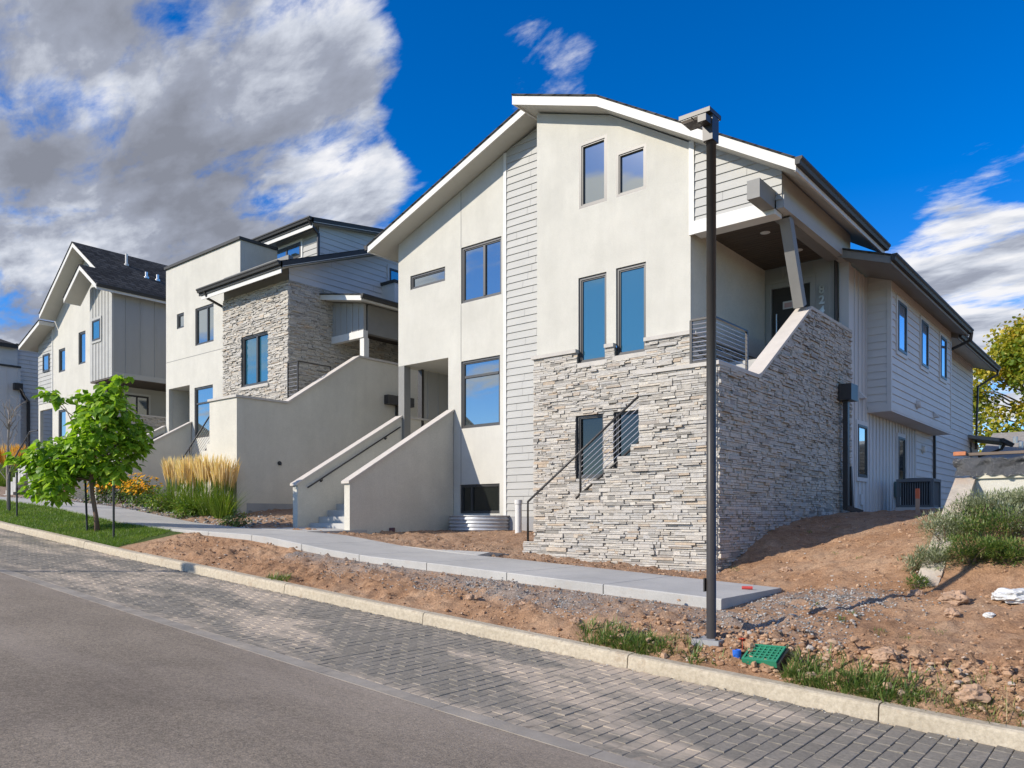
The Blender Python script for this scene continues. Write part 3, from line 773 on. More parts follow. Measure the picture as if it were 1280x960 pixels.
    window(h, PX(XT), ya, yb, zb, za, o0=.012, o1=.06, casing=SIDING_LIFT)
    m = MB(); m.box(XT, XT + .7, ya - .35, 22, zb - .9, zb - .1); m.build('side_dormer', SIDING_LIFT, h)
    m = MB(); m.box(XT + .0, XT + .74, ya - .4, 22.02, zb - .098, zb); m.build('side_roof', GUTTER, h)
    # entry stair, porch roof, post, door
    entry_stair(h, XR, dz, False, Yend=19.5, gbox=(-20.55, -20.05, 14.05, 15.25, 3.5, 4.72))
    xa, zaa = SY(392, 367, 15.7); xb, zbb = SY(451.5, 367, 15.7)
    r = roof_slab(h, [(xa, zaa), (xb, zbb)], MYZ, 15.7, 20.5, .2, front=FASCIA, under=SOFFIT)
    gutter(r, (xb, 15.67, zbb - .01), (xb, 20.5, zbb - .01), (1, 0, 0))
    zl = lambda X: zaa + (zbb - zaa) * (X - xa) / (xb - xa) - .2
    batten_face(PY(16.2), [(XT, 5.98), (XR - .05, 5.98), (XR - .05, zl(XR - .05)), (XT, zl(XT))], .3).build('board_panel', BOARD, h)
    m = MB(); m.pbox(PY(16.2), XT, XR - .02, -.15, .04, 5.75, 5.978); m.build('porch_beam', FASCIA, h)
    m = MB(); m.box(XR - .22, XR - .02, 16.355, 20, 5.9, zl(XR)); m.build('porch_header', GREYTRIM, h)
    m = MB(); m.bar((XR - .13, 16.3, 5.12), (XR - .13, 16.3, 5.75), .2); m.build('porch_post', TRIM, h)
    m = MB(); m.box(XT + .05, XR - .2, 20.0, 20.1, 4, 6.6); m.build('porch_back_wall', BOARD, h)
    m = MB(); m.pbox(PY(20.0), -20.9, -19.95, .0, .04, 4.1, 6.1); d = m.build('front_door', DOORM, h)
    m = MB(); m.tube([(-20.75, 19.88, 4.6), (-20.75, 19.88, 5.6)], .02, 6); m.build('door_handle', STEEL, d)
    m = MB(); m.box(XT + .01, XR - .22, 16.25, 20, 6.2, 6.25); m.build('porch_ceiling', PORCHWOOD, h)
    # leader head on the stair wall, outdoor tap and deck light
    m = MB(); m.box(XR + .02, XR + .22, 17.0, 18.15, 3.7, 4.0); m.build('leader_head', DARKMETAL, h)
    downspout(h, [(XR + .1, 17.55, 3.72), (XR + .1, 17.55, 1.2)], w=.16)
    yv, zv = SX(349, 579, XR)
    m = MB(); m.lathe([(0, .05), (.05, .05), (.06, .02), (.06, 0)], (XR + .001, yv, zv), 12, ax='x'); m.tube([(XR + .05, yv, zv), (XR + .09, yv, zv - .06)], .02, 6); m.build('water_tap', GUTTER, h)
    return h

# ================================================================== HOUSE: grey gabled townhouse
def build_gabled_house():
    h = thing('townhouse', 'grey board and batten townhouse with dark shingled gable roof left of the stone tower', 'house', (-37, 14.5, 1))
    XR = -33.7; PB = PY(14.5); PL = PY(15.1)
    zb = 5.9
    rz = lambda X: 12.35 + .67 * (-37.5 - X)
    w = wpx(14.5, 116.5, 126.3, 401.7, 427)
    batten_face(PB, [(-35.9, zb), (XR - .06, zb), (XR - .06, 9.75), (-35.9, 10.0)], .3, s0=-35.6).build('board_panel', SIDING, h)
    window(h, PB, *w, glass=GLASS_T, o0=.012, o1=.06, casing=SIDING)
    batten_face(PX(XR), [(14.56, zb), (26, zb), (26, 9.7), (14.56, 9.7)], .62, s0=14.56 + .5).build('board_panel', BOARD, h)
    m = MB(); m.box(XR - .06, XR + .03, 14.47, 14.56, zb, 9.7); m.pbox(PX(XR), 14.562, 26, 0, .035, zb - .02, zb + .2); m.build('corner_trim', SIDING, h)
    m = MB(); m.box(-35.9, XR - .01, 14.52, 26, zb - .06, zb - .003); m.build('porch_ceiling', PORCHWOOD, h)
    # white front
    a1 = wpx(15.1, 73.3, 81.3, 437, 466); a2 = wpx(15.1, 98, 106.7, 416, 456); a0 = wpx(15.1, 54.6, 62.3, 444, 466)
    a3 = wpx(15.1, 73, 82, 513, 548)
    xs = SY(66, 450, 15.1)[0]; xw = SY(48, 450, 15.1)[0]
    oa, ob = SY(50, 512, 15.1)[0], SY(65.5, 512, 15.1)[0]
    m = MB(); m.wall([(xs, 0), (-35.6, 0), (-35.6, 10.9), (-37.4, 12.1), (-41.2, 9.65), (xs, 9.4)], [a1, a2, a3], PL, .15); m.build('stucco_wall', STUCCO, h)
    for a in (a1, a2, a3): window(h, PL, *a, fw=.07)
    oz = SY(57, 512, 15.1)[1]
    m = MB(); m.wall([(xw, 0), (oa, 0), (oa, oz), (ob, oz), (ob, 0), (xs - .004, 0), (xs - .004, oz + .3), (xw, oz + .3)], [], PL, .15); m.build('stucco_wall', STUCCO, h)
    lap_face(PL, [(xw, oz + .32), (xs - .07, oz + .32), (xs - .07, 9.35), (xw, 8.6)], .2).build('lap_siding', [SIDING, SEAM], h)
    window(h, PL, *a0, fw=.07, o0=.012, o1=.06)
    m = MB(); m.pbox(PL, xs - .07, xs + .01, 0, .03, oz + .32, 9.35); m.build('corner_trim', TRIM, h)
    m = MB(); m.box(oa + .01, ob - .01, 16.4, 16.5, 0, oz); m.build('porch_back_wall', BOARD, h)
    # roofs
    roof_slab(h, [(-41.35, rz(-33.65)), (-37.5, 12.35), (-33.3, rz(-33.3))], MYZ, 14.4, 26, .24, front=FASCIA)
    r = roof_slab(h, [(-36.6, rz(-33.3)), (-34.95, rz(-34.95) - .004), (-33.3, rz(-33.3) - .004)], MYZ, 13.7, 14.395, .24, front=FASCIA)
    gutter(r, (-33.3, 13.68, rz(-33.3) - .01), (-33.3, 26, rz(-33.3) - .01), (1, 0, 0))
    roof_slab(h, [(-44.06, 8.62), (-41.38, 9.48)], MYZ, 14.4, 18, .22, front=FASCIA)
    # vent pipes
    def vent(px, py, ht, rad, mat):
        # on the right slope
        X = -36.2 if ht > .3 else -35.2
        Y, z = SX(px, py, X)
        m = MB(); z0 = rz(X)
        m.lathe([(rad * 1.8, -.05), (rad * 1.8, .04), (rad, .06), (rad, ht), (rad * .8, ht), (rad * .8, ht - .05), (0, ht - .05)], (X, Y, z0), 12); m.build('vent_pipe', mat, h)
    vent(158, 325, .5, .055, PIPE); vent(183, 343, .25, .06, STEEL); vent(197, 351, .25, .06, STEEL)
    # porch under the overhang
    m = MB(); m.bar((XR - .12, 14.75, 3), (XR - .12, 14.75, zb - .06), .2); m.build('porch_post', SIDING, h)
    m = MB(); m.box(-35.75, -35.6, 14.7, 20, 0, zb - .06); m.box(-35.6, XR, 18.6, 18.7, 0, zb - .06); m.build('porch_wall', SOFFIT, h)
    window(h, PX(-35.6), 15.85, 16.9, 4.55, 5.5, bars=[('v', .5)], o0=.012, o1=.06, casing=TRIM)
    m = MB(); m.pbox(PY(18.6), -35.2, -34.2, 0, .04, 3.6, 5.6); m.build('front_door', DOORM, h)
    stone_face(PX(-33.62), [(14.9, -.5), (18.6, -.5), (18.6, 4.34), (14.9, 4.34)], [], 43).build('stone_wall', [STONE, MORTAR], h, tint=True, fix=False)
    m = MB(); m.pbox(PX(-33.62), 14.85, 18.6, -.25, .05, 4.342, 4.41); m.build('coping', CAP, h)
    st = MB(); x = -37.7; z = .98
    while x < -35.0: st.box(x, x + .3, 11.75, 13.4, z - .6, z); x += .28; z += .17
    st.box(x, -33.9, 11.75, 14.4, z - 2.2, z - .01); st.build('staircase', CONC, h)
    for Y in (11.85, 13.3):
        m = MB(); m.tube([(-37.6, Y, .95), (-37.6, Y, 1.95), (-35.0, Y, 3.45), (-34.2, Y, 3.45)], .03, 8)
        for X, zb_ in ((-36.4, 1.7), (-35.2, 2.4)): m.tube([(X, Y, zb_), (X, Y, 1.95 + (X + 37.6) * .577)], .025, 6)
        for q in (.35, .6): m.tube([(-37.6, Y, 1.95 - q), (-35.0, Y, 3.45 - q)], .012, 5)
        m.build('handrail', DARKMETAL, h)
    return h

# ================================================================== HOUSE: dark sided one at the far left
def build_far_house():
    h = thing('townhouse', 'shaded dark grey sided townhouse at the far left edge behind the bare sapling', 'house', (-50, 15, 1.5))
    X = -47.6
    lap_face(PX(X), [(15.5, 0), (26, 0), (26, 9.3), (15.5, 9.3)], .22, .03).build('lap_siding', [BOARD_LIFT, SEAM], h)
    batten_face(PX(X + .55), [(13.6, 0), (15.48, 0), (15.48, 8.0), (13.6, 8.0)], .5).build('board_panel', BOARD_LIFT, h)
    m = MB(); m.box(-54, X + .54, 13.62, 15.48, 0, 8.0); m.box(-54, X - .02, 15.5, 26, 0, 9.28); m.build('wall', BOARD_LIFT, h)
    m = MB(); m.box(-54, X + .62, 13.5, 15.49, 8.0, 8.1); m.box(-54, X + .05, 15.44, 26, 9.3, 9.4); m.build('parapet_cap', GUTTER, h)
    m = MB(); m.box(-54, X + .2, 14.6, 15.45, 8.1, 9.2); m.build('upper_wall', SIDING_LIFT, h)
    m = MB(); m.pbox(PY(14.6), X - 1.2, X - .2, 0, .03, 8.2, 9.0); m.build('window', GLASS_D, h)
    roof_slab(h, [(-54, 9.5), (-50, 10.0), (X + .45, 9.25)], MYZ, 14.1, 15.43, .2, front=GUTTER)
    m = MB(); m.box(X + .58, X + .85, 15.1, 15.5, 6.8, 7.15); m.build('leader_head', DARKMETAL, h)
    downspout(h, [(X + .75, 15.4, 6.9), (X + .4, 15.7, 6.5), (X + .12, 16.0, 6.3), (X + .12, 16.0, 1.5)], w=.14)
    m = MB(); m.box(X + .03, X + .3, 16.55, 16.9, 6.5, 6.8); m.build('leader_head', DARKMETAL, h)
    return h

def build_neighbour():
    h = thing('neighbour_house', 'low house with weathered grey shingle roof beyond the corner house at right', 'house', (0, 34, .3))
    mb = MB(); mb.box(-5.4, 9, 38.2, 46, -.5, 2.1); mb.build('wall', SIDING, h)
    za, zr, ya, yr = 2.15, 3.75, 37.4, 42.0
    mb = MB(); mb.hexa([(-6, ya, za), (9, ya, za), (9, yr, zr), (-6, yr, zr), (-6, ya, za + .14), (9, ya, za + .14), (9, yr, zr + .14), (-6, yr, zr + .14)])
    mb.hexa([(-6, 46.6, za), (9, 46.6, za), (9, yr + .003, zr), (-6, yr + .003, zr), (-6, 46.6, za + .14), (9, 46.6, za + .14), (9, yr + .003, zr + .14), (-6, yr + .003, zr + .14)])
    r = mb.build('roof', SHINGLE_G, h)
    mb = MB(); mb.box(-6.03, 9, ya - .06, ya - .005, za - .12, za + .13); mb.build('fascia', FASCIA, r)
    for X, Y in ((-5.3, 39.3), (-4.9, 40.2), (-4.6, 39.4)):
        mb = MB(); z = za + (zr - za) * (Y - ya) / (yr - ya) + .14
        mb.lathe([(.1, -.1), (.1, .22), (.07, .26), (0, .26)], (X, Y, z), 10); mb.build('roof_vent', STEEL, h)
    mb = MB(); mb.hexa([(-4.2, 36.2, 2.0), (6, 36.2, 2.0), (6, 37.3, 2.6), (-3.4, 37.3, 3.5), (-4.2, 36.2, 2.1), (6, 36.2, 2.1), (6, 37.3, 2.7), (-3.4, 37.3, 3.6)]); mb.build('porch_roof', SHINGLE, h)
    return h
#PART3
# ================================================================== GROUND
T_A = table([(-400, W(-400)), (-120, W(-120)), (-60, W(-60)), (-45, W(-45) - .02), (-34.6, W(-34.6) - .02), (-27.6, W(-27.6) - .02), (-23.8, W(-23.8) - .02), (-19.4, W(-19.4) - .02), (-17.3, W(-17.3) - .03),
             (-15.5, -.37), (-13.8, W(-13.8) - .11), (-11.3, W(-11.3) - .11), (-10.1, W(-10.1) - .11), (-8.8, W(-8.8) - .12), (-3.86, W(-3.86) - .13), (-3, -1.08), (-2, -1.15), (0, -1.24), (5, -1.5), (20, -1.9), (400, -2.2)])
T_B = table([(x, W(x) - .05) for x in W.xs if x < -3] + [(-3, -.93), (-2, -.85), (0, -.8), (5, -.9), (20, -1.2), (400, -2)])
T_C = table([(-400, 3.7), (-60, 2.1), (-45, 1.5), (-37.6, .95), (-28.3, .54), (-24, .36), (-20, .1), (-19.5, .06), (-17, -.2), (-16.6, -.28), (-14.5, -.41), (-11, -.58), (-9.4, -.70), (-8, -.8), (-5.46, -.90), (-4, -.74), (-3, -.56), (-2.35, -.4), (-2.05, -.15), (0, -.05), (5, -.1), (20, -.8), (400, -1.8)])
T_D = table([(-400, 3.8), (-60, 2.2), (-45, 1.6), (-28, .7), (-20, .3), (-17, .05), (-14.5, -.36), (-9.4, -.46), (-5.6, -.32), (-5.46, -.30), (-4.6, -.47), (-3.5, -.33), (-2.4, -.05), (-2.1, .28), (0, .3), (20, 0), (400, -1)])
T_E = table([(-400, 3.9), (-60, 2.3), (-45, 1.7), (-20, .4), (-14.5, -.34), (-9.4, -.33), (-5.46, -.03), (-3.4, -.02), (-2.4, .1), (-2, .45), (5, .5), (20, .3), (400, 0)])
T_F = table([(-400, 4), (-60, 2.4), (-45, 1.8), (-20, .5), (-5.46, .12), (-2, .25), (5, .5), (20, .4), (400, 0)])
YK = [7.05, 8.52, 10.42, 11.7, 13.6, 15.4, 18.7, 80]
def ground_base(X, Y):
    if Y < -1.6: return K(X) - .03 if Y < -1.8 else K(X) - .4
    if Y < 6.98: return K(X) - .40
    hs = [K(X) - .03, T_A(X), T_B(X), T_C(X), T_D(X), T_E(X), T_F(X), T_F(X)]
    return float(np.interp(Y, YK, hs))
def fbm(X, Y, s, o=4, seed=0.0):
    v = 0; a = 1; t = 0
    for k in range(o):
        v += a * noise.noise(Vector((X * s, Y * s, seed + k * 7.1))); t += a; a *= .55; s *= 2.1
    return v / t
def rough_amt(X, Y):
    if Y < 7.02: return 0
    if X < -15.8 and Y < 8.6: return .12
    if -46 < X < -3.92 and 8.45 < Y < 10.42: return 0
    e = min(1, (Y - 7.02) / .25)
    if Y > 10.4: e = min(1, (Y - 10.4) / .3)
    if X > -3.92 and 8.45 < Y < 10.42: e = min(1, (X + 3.92) / .3)
    if Y > 13: e *= .6
    return e
def ground_h(X, Y):
    r = rough_amt(X, Y)
    z = ground_base(X, Y)
    if r:
        big = fbm(X, Y, .9, 3, 3.3) * .09
        n = fbm(X, Y, 3.2, 4, 9.1)
        cl = max(0, fbm(X, Y, 8.5, 3, 1.7)) * .10
        z += r * (big + n * (.10 if Y < 8.2 else .06) + cl * ((2.3 if Y < 8.1 else 1.2) if X > -5 else 1.7))
        # ragged bank of clods along the kerb at the right
        if X > -5 and Y < 8.4:
            z += r * .13 * max(0, 1 - abs(Y - 7.62) / .38) * (0.6 + .8 * max(0, fbm(X, 0, 1.4, 2, 5))) * min(1, max(0, (X + 3.3) / .7))
    return z
def axis(parts):
    out = []
    for a, b, n in parts:
        out += [a + (b - a) * i / n for i in range(n)]
    return out + [parts[-1][1]]
def build_ground():
    xs = axis([(-700, -120, 8), (-120, -46, 16), (-46, -24, 44), (-24, -16, 80), (-16, 1.2, 345), (1.2, 12, 30), (12, 60, 8), (60, 700, 6)])
    ys = axis([(-700, -40, 6), (-40, -1.9, 12), (-1.9, -1.5, 2), (-1.5, 6.9, 4), (6.9, 7.06, 3), (7.06, 8.5, 30), (8.5, 10.4, 36), (10.4, 12, 30), (12, 16, 50), (16, 24, 30), (24, 60, 14), (60, 900, 8)])
    v = [(x, y, ground_h(x, y)) for y in ys for x in xs]
    nx = len(xs)
    f = [(j * nx + i, j * nx + i + 1, (j + 1) * nx + i + 1, (j + 1) * nx + i) for j in range(len(ys) - 1) for i in range(nx - 1)]
    me = bpy.data.meshes.new('ground'); me.from_pydata(v, [], f)
    me.polygons.foreach_set('use_smooth', [True] * len(f))
    # where crushed grey gravel was spread and where the garden mulch lies
    def grav(x, y):
        g = 0
        if -12 < x < -2.2 and 7.3 < y < 8.9:
            lo = 7.75 if x < -7 else 7.55
            g = max(0, min(1, (y - lo) / .5)) * (.35 + .9 * max(0, .35 + fbm(x, y, .8, 3, 21)))
            if x > -3.6: g *= max(0, 1 - (x + 3.6) / 1.4)
        if x > -3.9 and 8.5 < y < 11: g = max(0, 1 - ((x + 3.2) ** 2 / .9 + (y - 9.6) ** 2 / 1.1)) * (.5 + fbm(x, y, 1.1, 3, 4)) * 1.2
        return max(0, min(1, g))
    def mulch(x, y):
        if x < -20.6 and y > 10.3: return 1.0
        if -21 < x < -16.6 and y > 10.3: return .5
        if -14.6 < x < -5.5 and y > 10.4: return .35
        if x < -15.9 and 7 < y < 8.6: return 0
        return 0
    a = me.attributes.new('gravel_cover', 'FLOAT', 'POINT'); a.data.foreach_set('value', [grav(x, y) for x, y, z in v])
    a = me.attributes.new('mulch_cover', 'FLOAT', 'POINT'); a.data.foreach_set('value', [mulch(x, y) for x, y, z in v])
    a = me.attributes.new('turf_cover', 'FLOAT', 'POINT'); a.data.foreach_set('value', [1.0 if (x < -16.2 and 7 < y < 8.55) or y < -2 or (y > 36) else 0.0 for x, y, z in v])
    m, nt, b = new_mat('soil')
    n1 = nz(nt, .9, 6, .7); n2 = nz(nt, 9, 6, .75); n3 = nz(nt, 55, 4, .7)
    c = ramp(nt, n1, [(.3, (.30, .165, .088)), (.5, (.40, .24, .14)), (.7, (.48, .325, .21))])
    c = mix(nt, c, ramp(nt, n2, [(.25, (.55, .52, .5)), (.5, (1, 1, 1)), (.75, (1.3, 1.3, 1.28))]), 1, 'MULTIPLY')
    c = mix(nt, c, ramp(nt, n3, [(.28, (.55, .53, .52)), (.5, (1, 1, 1)), (.7, (1.3, 1.28, 1.25))]), 1, 'MULTIPLY')
    g = N(nt, 'ShaderNodeAttribute', attribute_name='gravel_cover')
    gc = ramp(nt, nz(nt, 42, 4, .7), [(.3, (.10, .10, .098)), (.5, (.26, .255, .24)), (.7, (.46, .44, .41))])
    gm = maths(nt, 'MULTIPLY', g.outputs['Fac'], ramp(nt, nz(nt, 5, 5, .75), [(.3, (0, 0, 0)), (.5, (1, 1, 1))]), clamp=True)
    c = mix(nt, c, gc, maths(nt, 'MULTIPLY', gm, .85))
    mu = N(nt, 'ShaderNodeAttribute', attribute_name='mulch_cover')
    mc = ramp(nt, nz(nt, 26, 5, .75), [(.3, (.10, .065, .045)), (.5, (.25, .19, .15)), (.7, (.42, .36, .31))])
    c = mix(nt, c, mc, maths(nt, 'MULTIPLY', mu.outputs['Fac'], .9))
    tu = N(nt, 'ShaderNodeAttribute', attribute_name='turf_cover')
    tc = ramp(nt, nz(nt, 1.5, 6, .7), [(.3, (.045, .075, .018)), (.7, (.09, .12, .035))])
    c = mix(nt, c, tc, tu.outputs['Fac'])
    nt.links.new(c, b.inputs['Base Color']); b.inputs['Roughness'].default_value = .97; b.inputs['Specular IOR Level'].default_value = .12
    h = maths(nt, 'ADD', nz(nt, 16, 8, .8), maths(nt, 'MULTIPLY', nz(nt, 60, 4, .7), .4))
    bump(nt, b, h, .9, .035)
    me.materials.append(m)
    o = bpy.data.objects.new('ground', me); COL.objects.link(o); tag(o, kind='structure')
    return m
SOIL = build_ground()

# --- road
def crown(y): return .05 * (1 - ((y - 1.45) / 3.1) ** 2)
ROADL = lambda x, y: K(x) - .135 - .018 * max(0, 6.9 - y) * .5 + (crown(y) if y < 4.45 else 0)
def build_asphalt():
    xs = axis([(-700, -120, 6), (-120, -40, 30), (-40, 6, 92), (6, 60, 20), (60, 700, 6)]); ys = axis([(-1.5, 4.45, 10)])
    v = [(x, y, ROADL(x, y)) for y in ys for x in xs]; nx = len(xs)
    f = [(j * nx + i, j * nx + i + 1, (j + 1) * nx + i + 1, (j + 1) * nx + i) for j in range(len(ys) - 1) for i in range(nx - 1)]
    me = bpy.data.meshes.new('road'); me.from_pydata(v, [], f); me.polygons.foreach_set('use_smooth', [True] * len(f))
    m, nt, b = new_mat('asphalt')
    c = ramp(nt, nz(nt, .55, 6, .65), [(.25, (.185, .152, .117)), (.5, (.25, .208, .16)), (.75, (.32, .267, .205))])
    ag = ramp(nt, nz(nt, 75, 3, .8), [(.28, (.42, .42, .42)), (.48, (.95, .95, .95)), (.66, (1.35, 1.33, 1.3)), (.8, (2.0, 1.95, 1.85))])
    c = mix(nt, c, ag, 1, 'MULTIPLY')
    ag2 = ramp(nt, nz(nt, 26, 4, .75), [(.32, (.7, .7, .7)), (.65, (1.18, 1.17, 1.15))]); c = mix(nt, c, ag2, 1, 'MULTIPLY')
    streak = ramp(nt, nz(nt, .5, 5, .6, sc=(.25, 1.6, 1)), [(.45, (0, 0, 0)), (.75, (1, 1, 1))])
    c = mix(nt, c, (.43, .36, .295), maths(nt, 'MULTIPLY', streak, .5))
    nt.links.new(c, b.inputs['Base Color']); b.inputs['Roughness'].default_value = .9; b.inputs['Specular IOR Level'].default_value = .25
    bump(nt, b, nz(nt, 75, 5, .8), .7, .012)
    me.materials.append(m)
    o = bpy.data.objects.new('road', me); COL.objects.link(o); tag(o, kind='structure')
build_asphalt()

def build_pavers():
    rnd = random.Random(5); mb = MB()
    sx, sy = .118, .236
    x = -34.0; i = 0
    while x < 3.2:
        y = 4.62 - (sy / 2 if i % 2 else 0); k = 0
        while y < 6.89:
            a, b = max(y, 4.62) + .002, min(y + sy, 6.893) - .003
            if b - a > .03:
                zz = ROADL(x + sx / 2, (a + b) / 2)
                dz = rnd.uniform(-.0018, .0018); t1 = rnd.uniform(-.0022, .0022); t2 = rnd.uniform(-.0022, .0022)
                x0, x1 = x + .003, x + sx - .003
                z = lambda X, s, u: ROADL(X, (a + b) / 2) + dz + s * t1 + u * t2
                e = .004
                top = [(x0 + e, a + e, z(x0, -1, -1)), (x1 - e, a + e, z(x1, 1, -1)), (x1 - e, b - e, z(x1, 1, 1)), (x0 + e, b - e, z(x0, -1, 1))]
                mid = [(x0, a, top[0][2] - .004), (x1, a, top[1][2] - .004), (x1, b, top[2][2] - .004), (x0, b, top[3][2] - .004)]
                bot = [(p[0], p[1], p[2] - .03) for p in mid]
                q = len(mb.v); mb.v.extend(top + mid + bot); t = rnd.random()
                mb.f.append((q, q + 1, q + 2, q + 3)); mb.m.append(0); mb.t.append(t)
                for u in (0, 4):
                    for w in range(4):
                        mb.f.append((q + u + w, q + u + (w + 1) % 4, q + u + 4 + (w + 1) % 4, q + u + 4 + w)); mb.m.append(0); mb.t.append(t)
            y += sy
        x += sx; i += 1
    # bed of jointing sand below, whole length
    for xa in range(-120, 60, 2):
        xb = xa + 2
        d = .012 if xa >= -34 and xb <= 3 else .0
        mb.poly([(xa, 4.60, ROADL(xa, 5.7) - d), (xb, 4.60, ROADL(xb, 5.7) - d), (xb, 6.905, ROADL(xb, 5.7) - d), (xa, 6.905, ROADL(xa, 5.7) - d)], 1)
    m, nt, b = new_mat('pavers')
    at = N(nt, 'ShaderNodeAttribute', attribute_name='tint')
    c = ramp(nt, at.outputs['Fac'], [(0, (.215, .192, .155)), (.5, (.235, .21, .17)), (1, (.26, .23, .187))])
    c = mix(nt, c, ramp(nt, nz(nt, 30, 5, .75), [(.3, (.72, .72, .72)), (.7, (1.2, 1.2, 1.2))]), 1, 'MULTIPLY')
    dust = ramp(nt, nz(nt, .7, 6, .68, sc=(.55, 1.5, 1)), [(.49, (0, 0, 0)), (.62, (1, 1, 1))])
    c = mix(nt, c, (.56, .455, .34), maths(nt, 'MULTIPLY', dust, .75))
    nt.links.new(c, b.inputs['Base Color']); b.inputs['Roughness'].default_value = .9; b.inputs['Specular IOR Level'].default_value = .25
    bump(nt, b, nz(nt, 60, 5, .8), .5, .008)
    bed = simple('joint_sand', (.15, .13, .105), .95, .3, 6, bs=40, bst=.5, var2=((.5, .41, .31), .8, 1.0))
    o = mb.build('parking_lane', [m, bed], tint=True, fix=False); tag(o, kind='structure')
    # flush concrete band between pavers and asphalt
    mb = MB()
    rnd = random.Random(2)
    xa = -120.0
    while xa < 40:
        xb = xa + 1.5
        e0, e1 = rnd.uniform(-.02, .02), rnd.uniform(-.02, .02)
        mb.hexa([(xa + .004, 4.44, K(xa) - .4), (xb - .004, 4.44, K(xb) - .4), (xb - .004, 4.612, K(xb) - .4), (xa + .004, 4.612, K(xa) - .4),
                 (xa + .004, 4.44, ROADL(xa, 4.5) + .004), (xb - .004, 4.44, ROADL(xb, 4.5) + .004), (xb - .004, 4.612, ROADL(xb, 4.5) + .004), (xa + .004, 4.612, ROADL(xa, 4.5) + .004)])
        xa = xb
    o = mb.build('edging_band', simple('edging_concrete', (.27, .24, .20), .9, .25, 2.6, bs=45, bst=.4, var2=((.46, .39, .30), 1.1, .8))); tag(o, kind='structure')
build_pavers()

def build_kerbs():
    m, nt, b = new_mat('kerb_concrete')
    c = ramp(nt, nz(nt, 1.6, 6, .7), [(.3, (.42, .36, .265)), (.6, (.51, .445, .335)), (.8, (.38, .30, .20))])
    c = mix(nt, c, ramp(nt, nz(nt, 22, 6, .75), [(.3, (.72, .70, .68)), (.6, (1.08, 1.08, 1.08))]), 1, 'MULTIPLY')
    st = ramp(nt, nz(nt, 3.2, 5, .75, sc=(1, 1, 1)), [(.58, (0, 0, 0)), (.68, (1, 1, 1))])
    c = mix(nt, c, (.27, .19, .12), maths(nt, 'MULTIPLY', st, .45))
    nt.links.new(c, b.inputs['Base Color']); b.inputs['Roughness'].default_value = .92; b.inputs['Specular IOR Level'].default_value = .2
    bump(nt, b, nz(nt, 40, 7, .8), .6, .012)
    for side, y0 in ((1, 6.9), (-1, -1.5)):
        mb = MB(); x = -120.0; rnd = random.Random(3)
        while x < 40:
            L = rnd.choice([2.4, 3.0, 1.8]); n = 4
            prof = lambda X: [(y0, K(X) - .30), (y0 + .0 * side, K(X) - .14), (y0 + .012 * side, K(X) - .035), (y0 + .022 * side, K(X) - .012), (y0 + .045 * side, K(X)), (y0 + .155 * side, K(X) + .002), (y0 + .165 * side, K(X) - .01), (y0 + .17 * side, K(X) - .3)]
            base = len(mb.v); dz = rnd.uniform(-.006, .006)
            for k in range(n + 1):
                X = x + .006 + (L - .012) * k / n
                mb.v.extend([(X, p[0] + noise.noise(Vector((X * 2, p[1], 0))) * .004, p[1] + dz + noise.noise(Vector((X * 3, p[0], 5))) * .004) for p in prof(X)])
            for k in range(n):
                for j in range(7):
                    a = base + k * 8 + j
                    mb.f.append((a, a + 1, a + 9, a + 8)); mb.m.append(0); mb.t.append(0)
            for k in (0, n):
                mb.f.append(tuple(base + k * 8 + j for j in range(8))); mb.m.append(0); mb.t.append(0)
            x += L
        o = mb.build('kerb', m); tag(o, kind='structure')
build_kerbs()

